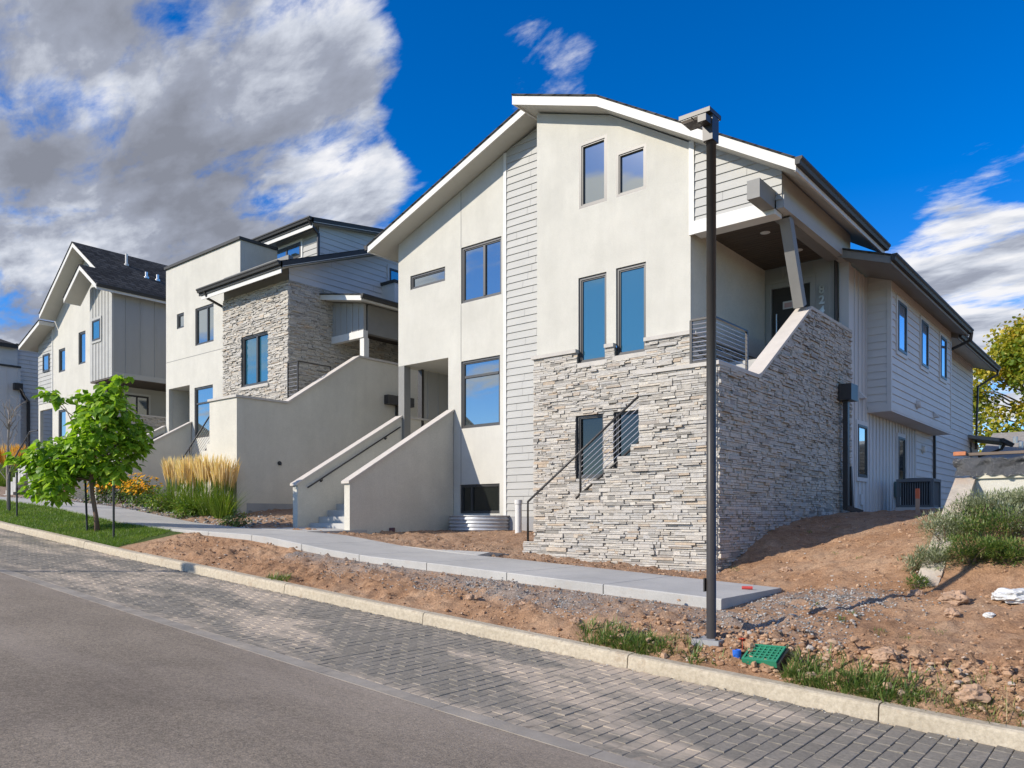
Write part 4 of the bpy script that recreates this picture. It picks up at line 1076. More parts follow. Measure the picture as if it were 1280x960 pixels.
def build_walk():
    m, nt, b = new_mat('walk_concrete')
    c = ramp(nt, nz(nt, .9, 6, .7), [(.3, (.36, .35, .325)), (.6, (.45, .437, .405)), (.8, (.49, .465, .42))])
    c = mix(nt, c, ramp(nt, nz(nt, 60, 4, .75), [(.3, (.85, .85, .85)), (.7, (1.08, 1.08, 1.08))]), 1, 'MULTIPLY')
    st = ramp(nt, nz(nt, 2.4, 5, .7), [(.6, (0, 0, 0)), (.75, (1, 1, 1))]); c = mix(nt, c, (.42, .32, .23), maths(nt, 'MULTIPLY', st, .4))
    nt.links.new(c, b.inputs['Base Color']); b.inputs['Roughness'].default_value = .85; b.inputs['Specular IOR Level'].default_value = .3
    bump(nt, b, nz(nt, 50, 6, .8), .25, .006)
    mb = MB(); x = -3.92
    def slab(x0, x1, y0, y1, n, dz=0):
        base = len(mb.v)
        e = .012
        for k in range(n + 1):
            X = x0 + (x1 - x0) * k / n; z = W(X) + dz
            d = .15
            mb.v.extend([(X, y0, z - d), (X, y0, z - e), (X, y0 + e, z), (X, y1 - e, z), (X, y1, z - e), (X, y1, z - d)])
        for k in range(n):
            for j in range(5):
                a = base + k * 6 + j; mb.f.append((a, a + 1, a + 7, a + 6)); mb.m.append(0); mb.t.append(0)
        for k in (0, n): mb.f.append(tuple(base + k * 6 + j for j in range(6))); mb.m.append(0); mb.t.append(0)
    while x > -120:
        slab(x - 1.62, x - .008, 8.53, 10.40, 6); x -= 1.628
    o = mb.build('sidewalk', m); tag(o, kind='structure')
    # landings in front of the stairs
    mb = MB()
    for xa, xb, dz in ((-16.6, -14.5, .02), (-30.5, -28.2, .02)):
        mb.hexa([(xa, 10.404, W(xa) - .2), (xb, 10.404, W(xb) - .2), (xb, 12.1, W(xb) - .2), (xa, 12.1, W(xa) - .2), (xa, 10.404, W(xa) + .004), (xb, 10.404, W(xb) + .004), (xb, 12.1, W(xb) + dz), (xa, 12.1, W(xa) + dz)])
    xa, xb = -11.4, -9.44
    mb.hexa([(xa, 10.404, W(xa) - .2), (xb, 10.404, W(xb) - .2), (xb, 13.2, W(xb) - .2), (xa, 13.2, W(xa) - .2), (xa, 10.404, W(xa) + .003), (xb, 10.404, W(xb) + .003), (xb, 10.75, -.63), (xa, 10.75, -.60)])
    o = mb.build('path', m); tag(o, kind='structure')
    return m
WALKM = build_walk()

# ================================================================== STUFF on the ground
def rock_mesh(mb, c, r, rnd, flat=.75, t=0.0):
    n = Vector((rnd.uniform(0, 50), rnd.uniform(0, 50), rnd.uniform(0, 50)))
    base = len(mb.v)
    ph = (1 + 5 ** .5) / 2
    ico = [(-1, ph, 0), (1, ph, 0), (-1, -ph, 0), (1, -ph, 0), (0, -1, ph), (0, 1, ph), (0, -1, -ph), (0, 1, -ph), (ph, 0, -1), (ph, 0, 1), (-ph, 0, -1), (-ph, 0, 1)]
    sx, sy, sz = rnd.uniform(.7, 1.3), rnd.uniform(.7, 1.3), flat * rnd.uniform(.7, 1.2); ro = rnd.uniform(0, 6.3)
    for p in ico:
        v = Vector(p).normalized(); k = rnd.uniform(.72, 1.2)
        x, y = v.x * sx, v.y * sy
        mb.v.append((c[0] + r * k * (x * math.cos(ro) - y * math.sin(ro)), c[1] + r * k * (x * math.sin(ro) + y * math.cos(ro)), c[2] + r * k * v.z * sz))
    for f in ((0, 11, 5), (0, 5, 1), (0, 1, 7), (0, 7, 10), (0, 10, 11), (1, 5, 9), (5, 11, 4), (11, 10, 2), (10, 7, 6), (7, 1, 8), (3, 9, 4), (3, 4, 2), (3, 2, 6), (3, 6, 8), (3, 8, 9), (4, 9, 5), (2, 4, 11), (6, 2, 10), (8, 6, 7), (9, 8, 1)):
        mb.f.append(tuple(base + k for k in f)); mb.m.append(0); mb.t.append(t)
def m_tinted(name, stops, rough=.95, bs=40, bst=.5, nscale=12):
    m, nt, b = new_mat(name)
    at = N(nt, 'ShaderNodeAttribute', attribute_name='tint')
    c = ramp(nt, at.outputs['Fac'], stops)
    c = mix(nt, c, ramp(nt, nz(nt, nscale, 5, .7), [(.3, (.75, .75, .75)), (.7, (1.2, 1.2, 1.2))]), 1, 'MULTIPLY')
    nt.links.new(c, b.inputs['Base Color']); b.inputs['Roughness'].default_value = rough; b.inputs['Specular IOR Level'].default_value = .15
    if bs: bump(nt, b, nz(nt, bs, 6, .8), bst, .01)
    return m
CLOD = m_tinted('soil_clods', [(0, (.28, .155, .085)), (.5, (.39, .235, .14)), (.9, (.47, .32, .205)), (1, (.38, .34, .3))])
GRAVELM = m_tinted('gravel', [(0, (.13, .13, .128)), (.5, (.29, .285, .27)), (1, (.5, .48, .44))])
def scatter():
    rnd = random.Random(12)
    mb = MB()
    for k in range(8000):
        u = rnd.random()
        if u < .40: X, Y = rnd.uniform(-4.6, .8), 7.15 + abs(rnd.gauss(0, .55))
        elif u < .62: X, Y = rnd.uniform(-15.8, -3.5), rnd.uniform(7.1, 8.5)
        elif u < .74: X, Y = rnd.uniform(-11, -5.5), rnd.uniform(10.5, 11.7)
        elif u < .82: X, Y = rnd.uniform(-14.4, -9.6), rnd.uniform(10.6, 14.5)
        else: X, Y = rnd.uniform(-5.3, -1), rnd.uniform(8.2, 17)
        if Y > 11.6 and X < -5.35 and not (-14.4 < X < -9.6): continue
        if -46 < X < -3.95 and 8.45 < Y < 10.45: continue
        if X < -12 and -16.6 < X < -14.5 and Y > 10.4: continue
        big = rnd.random() ** 5
        r = .005 + .010 * rnd.random() + .036 * big * (1 if Y < 8.0 and X > -4.6 else .6)
        rock_mesh(mb, (X, Y, ground_h(X, Y) + r * .25), r, rnd, t=rnd.random())
    # ragged heap along the kerb
    for k in range(900):
        X = rnd.uniform(-3.4, .6); Y = rnd.gauss(7.66, .13)
        r = rnd.choice([.012, .016, .022, .028, .036]) * rnd.uniform(.7, 1.2)
        rock_mesh(mb, (X, Y, ground_h(X, Y) + r * .35), r, rnd, t=rnd.random())
    tag(mb.build('soil_clods', CLOD, tint=True, fix=False), kind='stuff')
    mb = MB()
    n = 0
    while n < 3800:
        if rnd.random() < .72: X, Y = rnd.uniform(-10.5, -2.4), rnd.uniform(7.55, 8.56)
        else: X, Y = rnd.gauss(-3.1, .5), rnd.gauss(9.5, .5)
        if -46 < X < -3.93 and 8.5 < Y < 10.45: continue
        if X < -4 and rnd.random() > .35 + fbm(X, Y, .8, 3, 21) * 1.6 + (Y - 7.6) * .4: continue
        r = rnd.uniform(.006, .017)
        rock_mesh(mb, (X, Y, ground_h(X, Y) + r * .3), r, rnd, t=rnd.random()); n += 1
    for k in range(1500):
        X = rnd.uniform(-34, -17); Y = rnd.uniform(10.45, 12.2)
        if -30.5 < X < -28.2 or (-16.7 < X): continue
        r = rnd.uniform(.015, .05)
        rock_mesh(mb, (X, Y, ground_h(X, Y) + r * .3), r, rnd, t=rnd.random())
    for k in range(260):      # crumbs swept against the kerb on the pavers
        X = rnd.uniform(-14, .5); Y = 6.89 - abs(rnd.gauss(0, .12))
        r = rnd.uniform(.004, .011)
        rock_mesh(mb, (X, Y, ROADL(X, Y) + r * .3), r, rnd, t=rnd.random())
    tag(mb.build('gravel', GRAVELM, tint=True, fix=False), kind='stuff')
scatter()

# ================================================================== PLANTS
def m_leaf(name, stops, trans=.35, rough=.45, spec=.35):
    m, nt, b = new_mat(name)
    at = N(nt, 'ShaderNodeAttribute', attribute_name='tint')
    c = ramp(nt, at.outputs['Fac'], stops)
    nt.links.new(c, b.inputs['Base Color']); b.inputs['Roughness'].default_value = rough; b.inputs['Specular IOR Level'].default_value = spec
    if trans:
        t = N(nt, 'ShaderNodeBsdfTranslucent'); lc = mix(nt, c, (1.5, 1.6, .7), 1, 'MULTIPLY'); nt.links.new(lc, t.inputs['Color'])
        ms = N(nt, 'ShaderNodeMixShader'); ms.inputs[0].default_value = trans
        nt.links.new(b.outputs[0], ms.inputs[1]); nt.links.new(t.outputs[0], ms.inputs[2]); nt.links.new(ms.outputs[0], nt.nodes['Material Output'].inputs['Surface'])
    return m
LEAF_T = m_leaf('young_tree_leaf', [(0, (.09, .18, .016)), (.5, (.21, .36, .03)), (.85, (.31, .46, .045)), (1, (.38, .48, .06))], .4)
LEAF_M = m_leaf('maple_leaf', [(0, (.08, .14, .02)), (.35, (.17, .24, .03)), (.6, (.34, .32, .035)), (.9, (.52, .40, .04)), (1, (.56, .30, .04))], .35)
BLADE = m_leaf('grass_blade', [(0, (.065, .13, .018)), (.5, (.13, .215, .03)), (.85, (.20, .28, .045)), (1, (.32, .29, .09))], .38)
WEED = m_leaf('weed_leaf', [(0, (.07, .13, .03)), (.5, (.13, .20, .045)), (.85, (.19, .24, .065)), (1, (.33, .28, .12))], .3)
PLUME = m_leaf('grass_plume', [(0, (.60, .42, .22)), (.5, (.72, .54, .31)), (1, (.80, .66, .44))], .3, .8, .1)
PLUME_O = m_leaf('orange_plume', [(0, (.5, .25, .05)), (.5, (.62, .33, .07)), (1, (.68, .45, .14))], .3, .8, .1)
JUNI = m_leaf('juniper_needles', [(0, (.12, .14, .07)), (.45, (.23, .26, .14)), (.8, (.33, .35, .22)), (1, (.44, .43, .32))], .2, .6, .2)
BUSHG = m_leaf('bush_leaf', [(0, (.04, .08, .018)), (.5, (.085, .15, .028)), (1, (.16, .24, .05))], .3)
PETAL = m_leaf('yellow_petal', [(0, (.55, .22, .01)), (.5, (.70, .36, .015)), (1, (.78, .48, .03))], .25, .6, .1)
PINKP = m_leaf('pink_petal', [(0, (.22, .05, .09)), (1, (.42, .14, .2))], .25, .6, .1)
DRY = m_leaf('dry_straw', [(0, (.36, .27, .14)), (1, (.55, .45, .28))], .2, .8, .1)
BARK = simple('bark', (.17, .115, .08), .9, .25, 8, sc=(1, 1, .2), bs=25, bst=.7, spec=.15)
BARKP = simple('pale_bark', (.30, .26, .22), .9, .25, 8, sc=(1, 1, .2), bs=25, bst=.6, spec=.15)
STAKEM = simple('stake_metal', (.025, .027, .025), .5, .15, 5, spec=.4)
STAKET = simple('stake_tip', (.25, .42, .06), .5, .1, 5)

def blade(mb, p, d, L, w, rnd, droop=.5, seg=3, t=None):
    d = Vector(d).normalized(); side = d.cross(Vector((0, 0, 1)))
    if side.length < .1: side = Vector((rnd.uniform(-1, 1), rnd.uniform(-1, 1), 0))
    side.normalize(); a = rnd.uniform(-.7, .7); hor = Vector((d.x, d.y, 0)); 
    side = (side * math.cos(a) + d * 0 + hor * math.sin(a) * .3).normalized()
    pts = []; q = Vector(p); v = d.copy()
    for k in range(seg + 1):
        ww = w * (1 - k / seg) ** .7
        pts.append((q - side * ww / 2, q + side * ww / 2)); q = q + v * (L / seg); v = (v + Vector((hor.x * .3, hor.y * .3, -droop)) * (1.2 / seg)).normalized()
    i = len(mb.v); tt = rnd.random() if t is None else t
    for a, b in pts: mb.v.append(tuple(a)); mb.v.append(tuple(b))
    for k in range(seg):
        if k == seg - 1: mb.f.append((i + 2 * k, i + 2 * k + 1, i + 2 * k + 2))
        else: mb.f.append((i + 2 * k, i + 2 * k + 1, i + 2 * k + 3, i + 2 * k + 2))
        mb.m.append(0); mb.t.append(tt)
def leaf(mb, p, d, nrm, L, w, t, fold=.25):
    d = Vector(d).normalized(); n = Vector(nrm); s = d.cross(n)
    if s.length < 1e-3: s = d.orthogonal()
    s.normalize(); n = s.cross(d).normalized(); p = Vector(p)
    a = p; b = p + d * L * .45 - n * L * .02; c = p + d * L - n * L * .16
    l1 = p + d * L * .12 + s * w * .42 + n * w * fold; l2 = p + d * L * .55 + s * w * .46 + n * w * fold * .8 - n * L * .05
    r1 = p + d * L * .12 - s * w * .42 + n * w * fold; r2 = p + d * L * .55 - s * w * .46 + n * w * fold * .8 - n * L * .05
    i = len(mb.v); mb.v.extend([tuple(x) for x in (a, b, c, l1, l2, r1, r2)])
    for f in ((0, 3, 4, 1), (1, 4, 2), (0, 1, 6, 5), (1, 2, 6)):
        mb.f.append(tuple(i + k for k in f)); mb.m.append(0); mb.t.append(t)
def rdir(rnd):
    while True:
        v = Vector((rnd.uniform(-1, 1), rnd.uniform(-1, 1), rnd.uniform(-1, 1)))
        if .05 < v.length < 1: return v.normalized()

def build_lawn():
    rnd = random.Random(8); mb = MB()
    n = 0
    while n < 46000:
        X = -16.0 - abs(rnd.random() ** 1.6) * 24; Y = rnd.uniform(7.06, 8.54)
        edge = -16.1 + .5 * noise.noise(Vector((Y * 2, 3, 0))) - .5 * (Y - 7)
        if X > edge: continue
        z = ground_h(X, Y) - .005; far = -X - 16
        L = rnd.uniform(.045, .085); w = .006 + .0008 * far
        yel = fbm(X, Y, 1.2, 3, 2)
        blade(mb, (X, Y, z), (rnd.uniform(-.6, .6), rnd.uniform(-.6, .6), 1), L, w, rnd, .4, 2, t=min(1, max(0, rnd.random() * .8 + yel * .5 + .08))); n += 1
    tag(mb.build('lawn', BLADE, tint=True, fix=False), kind='stuff')
build_lawn()
def tuft(mb, X, Y, r, n, L, rnd, droop=.6, w=.012, dry=.1):
    for k in range(n):
        a = rnd.uniform(0, 6.28); q = r * rnd.random() ** .6
        x, y = X + q * math.cos(a), Y + q * math.sin(a)
        d = (math.cos(a) * q / r * .8 + rnd.uniform(-.35, .35), math.sin(a) * q / r * .8 + rnd.uniform(-.35, .35), 1)
        t = .95 + .05 * rnd.random() if rnd.random() < dry else rnd.random() * .85
        blade(mb, (x, y, ground_h(x, y) - .01), d, L * rnd.uniform(.5, 1.15), w, rnd, droop, 3, t)
def build_weeds():
    rnd = random.Random(18); mb = MB()
    # band of grass behind the kerb at the right
    for k in range(330):
        X = rnd.uniform(-4.9, -1.55); Y = 7.12 + abs(rnd.gauss(0, .13))
        dens = fbm(X, 0, 1.3, 2, 8) + .35
        if rnd.random() > dens * 1.4 + (.5 if -3.2 < X < -1.9 else 0): continue
        if abs(X + 2.97) < .30 and Y < 7.42: continue
        tuft(mb, X, Y, rnd.uniform(.05, .14), rnd.randint(8, 40), rnd.uniform(.07, .21), rnd, rnd.uniform(.6, 1.2), rnd.uniform(.009, .017), .18)
    for k in range(60):
        X = rnd.uniform(-1.5, .3); Y = 7.12 + abs(rnd.gauss(0, .2)); tuft(mb, X, Y, .10, 20, .12, rnd, .8, .010, .5)
    for px, py, Y, r in ((735, 795, 7.35, .12), (760, 790, 7.4, .14), (790, 800, 7.3, .1), (340, 722, 7.1, .15), (355, 725, 7.15, .1)):
        X = SY(px, py, Y)[0]; tuft(mb, X, Y, r, 90, .15, rnd, .9, .012, .05)
    for X, Y in ((-2.6, 8.55), (-2.55, 8.8), (-2.2, 8.45), (-1.7, 8.7), (-1.9, 8.4), (-3.1, 9.4), (-5.2, 11.75), (-5.25, 11.9), (-4.9, 14.3), (-4.6, 14.8), (-3.9, 12.5), (-3.4, 11.9)):
        tuft(mb, X, Y, .08, 28, .06, rnd, .8, .008, .1)
    tag(mb.build('weeds', WEED, tint=True, fix=False), kind='stuff')
    mb = MB()
    for k in range(320):
        X = rnd.uniform(-1.9, .5); Y = rnd.uniform(7.1, 7.5); z = ground_h(X, Y) + .015
        blade(mb, (X, Y, z), (rnd.uniform(-1, 1), rnd.uniform(-1, .4), .12), rnd.uniform(.1, .3), .006, rnd, .2, 3)
    tag(mb.build('straw', DRY, tint=True, fix=False), kind='stuff')
build_weeds()

SR = Vector((CA, .6384, 0))            # direction across the view, used for laying out crowns seen from the road
def branch(mb, a, b, r0, r1, rnd, wob=.06, n=5):
    a = Vector(a); b = Vector(b); pts = []; L = (b - a).length
    for k in range(n + 1):
        t = k / n; p = a.lerp(b, t) + Vector((rnd.uniform(-1, 1), rnd.uniform(-1, 1), rnd.uniform(-.4, .4))) * wob * L * math.sin(math.pi * t)
        p.z += .10 * L * math.sin(math.pi * t)
        pts.append(p)
    mb.tube(pts, [r0 + (r1 - r0) * k / n for k in range(n + 1)], 7)
    return pts
def build_young_tree():
    rnd = random.Random(31)
    base = Vector((-18.7, 7.72, 0)); base.z = ground_h(base.x, base.y) - .03
    t = thing('young_tree', 'young staked street tree with large bright green leaves on the lawn by the kerb', 'tree', base)
    px = .0182
    C = lambda dx, py, dd=0: base + SR * (dx * px) + Vector((-.6386, CA, 0)) * dd + Vector((0, 0, (661 - py) * px))
    tr = MB()
    tp = [C(0, 663), C(-2, 640), C(-6, 615), C(-8, 596), C(-6, 575), C(0, 545), C(6, 515), C(12, 488)]
    tr.tube(tp, [.065, .052, .046, .043, .036, .028, .02, .01], 9)
    blobs = [(15, 484, 16, 0), (5, 500, 26, .1), (24, 508, 22, -.2), (-12, 515, 22, .25), (36, 528, 24, .1), (10, 530, 32, -.3), (-18, 540, 26, .3), (40, 548, 22, .0), (18, 560, 30, .3), (-8, 566, 26, -.35),
             (48, 552, 14, -.1), (-40, 558, 24, .1), (-62, 562, 22, -.1), (-82, 572, 20, .15), (-98, 568, 12, 0), (-62, 586, 26, .2), (-42, 592, 24, -.25), (-76, 602, 20, .1), (-30, 575, 24, .3), (-52, 612, 16, 0), (4, 586, 20, .1), (26, 582, 18, -.2), (-20, 492, 14, .1), (-62, 490, 10, 0), (-48, 493, 9, 0), (30, 470, 10, .1)]
    for dx, py, r, dd in blobs:
        j = rnd.choice(tp[3:7]) if py < 560 else tp[3 + rnd.randint(0, 1)]
        branch(tr, j, C(dx, py + r * .3, dd), .017, .005, rnd)
    tr.build('trunk', BARK, t, smooth=True)
    cr = MB()
    for dx, py, r, dd in blobs:
        c = C(dx, py, dd); rr = r * px
        for k in range(int(10 + 18.0 * (r / 10) ** 2)):
            v = rdir(rnd); q = rr * (rnd.random() ** .45)
            p = c + Vector((v.x, v.y, v.z * .85)) * q
            o = Vector((v.x, v.y, 0)) + Vector((rnd.uniform(-.5, .5), rnd.uniform(-.5, .5), 0))
            d = Vector((o.x, o.y, rnd.uniform(-.9, .1)))
            nrm = Vector((rnd.uniform(-.5, .5), rnd.uniform(-.5, .5), 1))
            L = rnd.uniform(.12, .23)
            leaf(cr, p, d, nrm, L, L * rnd.uniform(.75, .95), rnd.random(), rnd.uniform(.05, .3))
    cr.build('crown', LEAF_T, t, tint=True, fix=False)
build_young_tree()
def build_sapling():
    rnd = random.Random(5)
    x, _ = SY(11, 640, 7.8)
    base = Vector((x, 7.8, ground_h(x, 7.8) - .02))
    t = thing('bare_sapling', 'thin leafless sapling with pale bark at the far left of the lawn', 'tree', base)
    tr = MB(); px = .0222
    C = lambda dx, up, dd=0: base + SR * (dx * px) + Vector((-.6386, CA, 0)) * dd + Vector((0, 0, up * px))
    tp = [C(0, -2), C(-1, 30), C(-2, 60), C(-1, 90), C(0, 115), C(1, 140)]
    tr.tube(tp, [.05, .042, .035, .026, .018, .006], 8)
    for k in range(16):
        a = Vector(tp[rnd.randint(1, 4)]).lerp(tp[rnd.randint(2, 4)], rnd.random()); b = a + Vector((rnd.uniform(-.45, .45), rnd.uniform(-.45, .45), rnd.uniform(.35, .9)))
        pts = branch(tr, a, b, .014, .004, rnd)
        for q in range(3):
            c = pts[rnd.randint(2, 5)]; branch(tr, c, c + Vector((rnd.uniform(-.25, .25), rnd.uniform(-.25, .25), rnd.uniform(.05, .35))), .006, .002, rnd, n=3)
    tr.build('trunk', BARKP, t, smooth=True)
build_sapling()
def build_stake(px, yb, yt, Y, label, tip=True, lean=0):
    x, _ = SY(px, yb, Y); z = ground_h(x, Y); Z = -SA * x + CA * Y
    top = z + (yb - yt) / F * Z
    t = thing('tree_stake', label, 'stake', (x, Y, z), 'green topped metal tree stakes')
    m = MB(); m.bar((x, Y, z - .1), (x + lean, Y, top - .10), .035, .035); m.build('post', STAKEM, t)
    m = MB(); m.bar((x + lean, Y, top - .099), (x + lean * 1.1, Y, top + .0), .042, .042); m.build('tip', STAKET if tip else STAKEM, t)
build_stake(109, 658, 592, 7.6, 'dark metal stake with lime tip just left of the leafy young tree', lean=-.1)
build_stake(142, 667, 596, 7.55, 'dark metal stake with lime tip just right of the leafy young tree')
build_stake(12, 636, 586, 7.75, 'black stake standing closest beside the bare sapling', tip=False)
build_stake(21, 641, 584, 7.55, 'black stake right of the bare sapling, nearer the kerb', tip=False)

def build_maple():
    rnd = random.Random(77)
    base = Vector((-5.2, 50, .3))
    t = thing('maple_tree', 'tall tree turning yellow in autumn behind the corner house at right', 'tree', base)
    tr = MB(); tr.tube([base + Vector((0, 0, -.3)), base + Vector((.1, 0, 2)), base + Vector((0, .2, 5)), base + Vector((.2, 0, 8))], [.3, .24, .16, .05], 9)
    cr = MB()
    blobs = []
    for k in range(64):
        a = rnd.uniform(0, 6.28); zz = rnd.uniform(2.6, 9.6); R_ = 3.6 * math.sin(math.pi * min(1, max(.12, (zz - 1.0) / 9.6))) ** .7
        q = R_ * rnd.random() ** .4
        blobs.append((base + Vector((q * math.cos(a), q * math.sin(a), zz)), rnd.uniform(.55, 1.15), rnd.random()))
    for c, r, h in blobs:
        branch(tr, base + Vector((0, 0, min(7, c.z * .75))), c, .06, .015, rnd)
        for k in range(int(260 * r * r) + 60):
            v = rdir(rnd); p = c + v * r * rnd.random() ** .4
            L = rnd.uniform(.13, .24)
            leaf(cr, p, rdir(rnd) + Vector((0, 0, -.4)), Vector((rnd.uniform(-.7, .7), rnd.uniform(-.7, .7), 1)), L, L * .9, min(1, max(0, .25 + h * .5 + rnd.uniform(-.15, .35) + v.z * .1)), .1)
    tr.build('trunk', BARK, t, smooth=True)
    cr.build('crown', LEAF_M, t, tint=True, fix=False)
build_maple()

def reed_grass(X, Y, ht, r, label, seed, plume=PLUME, group='feather reed grass clumps', np_=95, nb=230, blh=.62):
    rnd = random.Random(seed); z = ground_h(X, Y) - .03
    t = thing('ornamental_grass', label, 'grass clump', (X, Y, z), group)
    mb = MB()
    for k in range(nb):
        a = rnd.uniform(0, 6.28); q = r * .45 * rnd.random() ** .5
        d = (math.cos(a) * rnd.uniform(.1, .75), math.sin(a) * rnd.uniform(.1, .75), 1)
        blade(mb, (X + q * math.cos(a), Y + q * math.sin(a), z), d, ht * blh * rnd.uniform(.6, 1.1), .016, rnd, .75, 5)
    st = mb; mb = MB()
    for k in range(np_):
        a = rnd.uniform(0, 6.28); q = r * .4 * rnd.random() ** .5; sp = rnd.uniform(0, .18)
        b = Vector((X + q * math.cos(a), Y + q * math.sin(a), z)); h = ht * rnd.uniform(.78, 1.03)
        top = b + Vector((math.cos(a) * sp * h, math.sin(a) * sp * h, h))
        s = b.lerp(top, rnd.uniform(.55, .66)); tt = rnd.random()
        w = .0045
        for ax in (Vector((1, 0, 0)), Vector((0, 1, 0))):
            st.poly([b - ax * w, b + ax * w, s + ax * w, s - ax * w], 0, .2 + tt * .75)
            bend = Vector((math.cos(a), math.sin(a), -.4)) * rnd.uniform(0, .10); m1 = s.lerp(top, .3); m2 = s.lerp(top, .7) + bend * .3; tipp = top + bend; wi = rnd.uniform(.014, .024)
            mb.poly([s - ax * .004, s + ax * .004, m1 + ax * wi, m2 + ax * wi * .7, tipp, m2 - ax * wi * .7, m1 - ax * wi], 0, tt)
    st.build('blades', BLADE, t, tint=True, fix=False)
    mb.build('plumes', plume, t, tint=True, fix=False)
for i, (px, Y, ht, s) in enumerate(((220, 11.25, 1.62, 0), (240, 11.1, 1.72, 1), (262, 11.2, 1.7, 2), (279, 11.3, 1.68, 3))):
    x = SY(px, 640, Y)[0]
    reed_grass(x, Y, ht, .55, ['tan plumed grass clump, leftmost of the four beside the tall stair wall', 'tan plumed grass clump, second from left of the four beside the tall stair wall', 'tan plumed grass clump, second from right of the four beside the tall stair wall', 'tan plumed grass clump, rightmost of the four, touching the tall stair wall'][i], 50 + i)
x = SY(53, 625, 11.3)[0]; reed_grass(x, 11.3, 1.45, .6, 'green fountain grass clump between the far stairs and the pale stair pier', 71, np_=40, nb=330, blh=.75)
x = SY(66, 625, 11.6)[0]; reed_grass(x, 11.7, 1.3, .55, 'darker grass clump right behind the fountain grass by the far stairs', 72, np_=14, nb=280, blh=.75)
for i, px in enumerate((4, 17, 29)):
    x = SY(px, 600, 13.4)[0]; reed_grass(x, 13.4, 2.1, .6, ['orange plumed grass at the left frame edge above the far stairs', 'orange plumed grass, middle one of three above the far stairs', 'orange plumed grass, rightmost of three above the far stairs'][i], 80 + i, PLUME_O, 'orange plumed grasses', np_=120, nb=160)

def bush(name, X, Y, r, h, label, cat, seed, mat, n=500, leafL=.07, group=None, flowers=None, nf=0, fs=.045, needle=False):
    rnd = random.Random(seed); z = ground_h(X, Y)
    t = thing(name, label, cat, (X, Y, z), group)
    mb = MB()
    lob = [(Vector((rnd.uniform(-.55, .55) * r, rnd.uniform(-.55, .55) * r, h * rnd.uniform(.25, .7))), rnd.uniform(.4, .65)) for _ in range(9)]
    for k in range(n):
        c, s = rnd.choice(lob); v = rdir(rnd); q = rnd.random() ** .35 * s
        p = Vector((X, Y, z)) + c + Vector((v.x * r * q, v.y * r * q, v.z * h * q * .8))
        gz = ground_h(p.x, p.y) if needle else z
        if p.z < gz + .01: p.z = gz + .01 + rnd.random() * .05
        L = leafL * rnd.uniform(.6, 1.3)
        if needle: blade(mb, p, v + Vector((rnd.uniform(-.6, .6), rnd.uniform(-.6, .6), .6)), L, L * .3, rnd, .3, 2)
        else: leaf(mb, p, v + Vector((0, 0, rnd.uniform(-.6, .3))), Vector((rnd.uniform(-.6, .6), rnd.uniform(-.6, .6), 1)), L, L * .6, rnd.random(), .15)
    sm = MB()
    for k in range(7):
        c, s = lob[k]; sm.tube([Vector((X, Y, z - .03)), Vector((X, Y, z)) + c * .5 + Vector((0, 0, .02)), Vector((X, Y, z)) + c], [.012, .008, .004], 5)
    sm.build('stems', BARK, t)
    mb.build('foliage', mat, t, tint=True, fix=False)
    if flowers:
        fb = MB()
        for k in range(nf):
            c, s = rnd.choice(lob); v = rdir(rnd); v.z = abs(v.z) * .9 + .1
            p = Vector((X, Y, z)) + c + Vector((v.x * r * s, v.y * r * s, v.z * h * s * .85 + .03))
            nrm = (v + Vector((-.3, -.7, .5))).normalized(); u = nrm.orthogonal().normalized(); w = nrm.cross(u); q = fs * rnd.uniform(.7, 1.2); tt = rnd.random()
            m = 10
            pts = [p + (u * math.cos(6.283 * j / m) + w * math.sin(6.283 * j / m)) * (q if j % 2 == 0 else q * .62) for j in range(m)]
            fb.poly(pts, 0, tt)
        tag(fb.build('flowers', flowers, t, tint=True, fix=False), kind='stuff')
for i, (px, Y) in enumerate(((133, 11.2), (152, 11.35), (172, 11.2))):
    x = SY(px, 630, Y)[0]
    bush('flowering_bush', x, Y, .62, .85, ['yellow coneflower bush, leftmost of three, beside the pale stair pier', 'yellow coneflower bush, middle one of three below the sloping stair wall', 'yellow coneflower bush, rightmost of three, next to the low green bush'][i], 'flower bush', 90 + i, BUSHG, 420, .10, 'yellow flowering bushes', PETAL, 240, .055)
for i, (px, Y, r, h) in enumerate(((188, 11.3, .5, .6), (203, 10.95, .55, .62), (232, 10.75, .5, .55))):
    x = SY(px, 636, Y)[0]
    bush('green_bush', x, Y, r, h, ['low dark green bush right beside the yellow flowers', 'low bright green bush between the flowers and the tan grass', 'bright green leafy bush in front of the tan plumed grass'][i], 'bush', 100 + i, BUSHG if i == 0 else BLADE, 800, .07, 'low green bushes')
x = SY(88, 612, 11.4)[0]; bush('pink_bush', x, 11.4, .35, .7, 'small reddish pink bush against the pale stair pier', 'bush', 110, BUSHG, 250, .06, None, PINKP, 160, .035)
x = SY(30, 612, 12.6)[0]; bush('dark_bush', x, 12.8, .8, 1.0, 'dark green bush behind the far stairs under the orange grass', 'bush', 111, BUSHG, 600, .08)
for i, (px, Y, r, h) in enumerate(((301, 10.75, .30, .42), (283, 10.6, .28, .2))):
    x = SY(px, 646, Y)[0]; bush('small_weed', x, Y, r, h, ['tallest small green weed at the foot of the tall stair wall corner', 'low spreading weed beside the walk under the tan grass'][i], 'weed', 120 + i, WEED, 260, .06, 'weeds by the stair wall')
jun = [(-1.90, 12.45, .30, .22), (-1.48, 12.7, .40, .24), (-1.86, 11.95, .46, .40), (-1.40, 12.2, .46, .34), (-2.16, 11.45, .40, .42), (-1.68, 11.4, .48, .46), (-1.32, 11.5, .42, .40), (-1.80, 10.95, .36, .34), (-1.42, 10.95, .32, .28), (-2.26, 11.9, .36, .36), (-2.24, 11.0, .30, .28)]
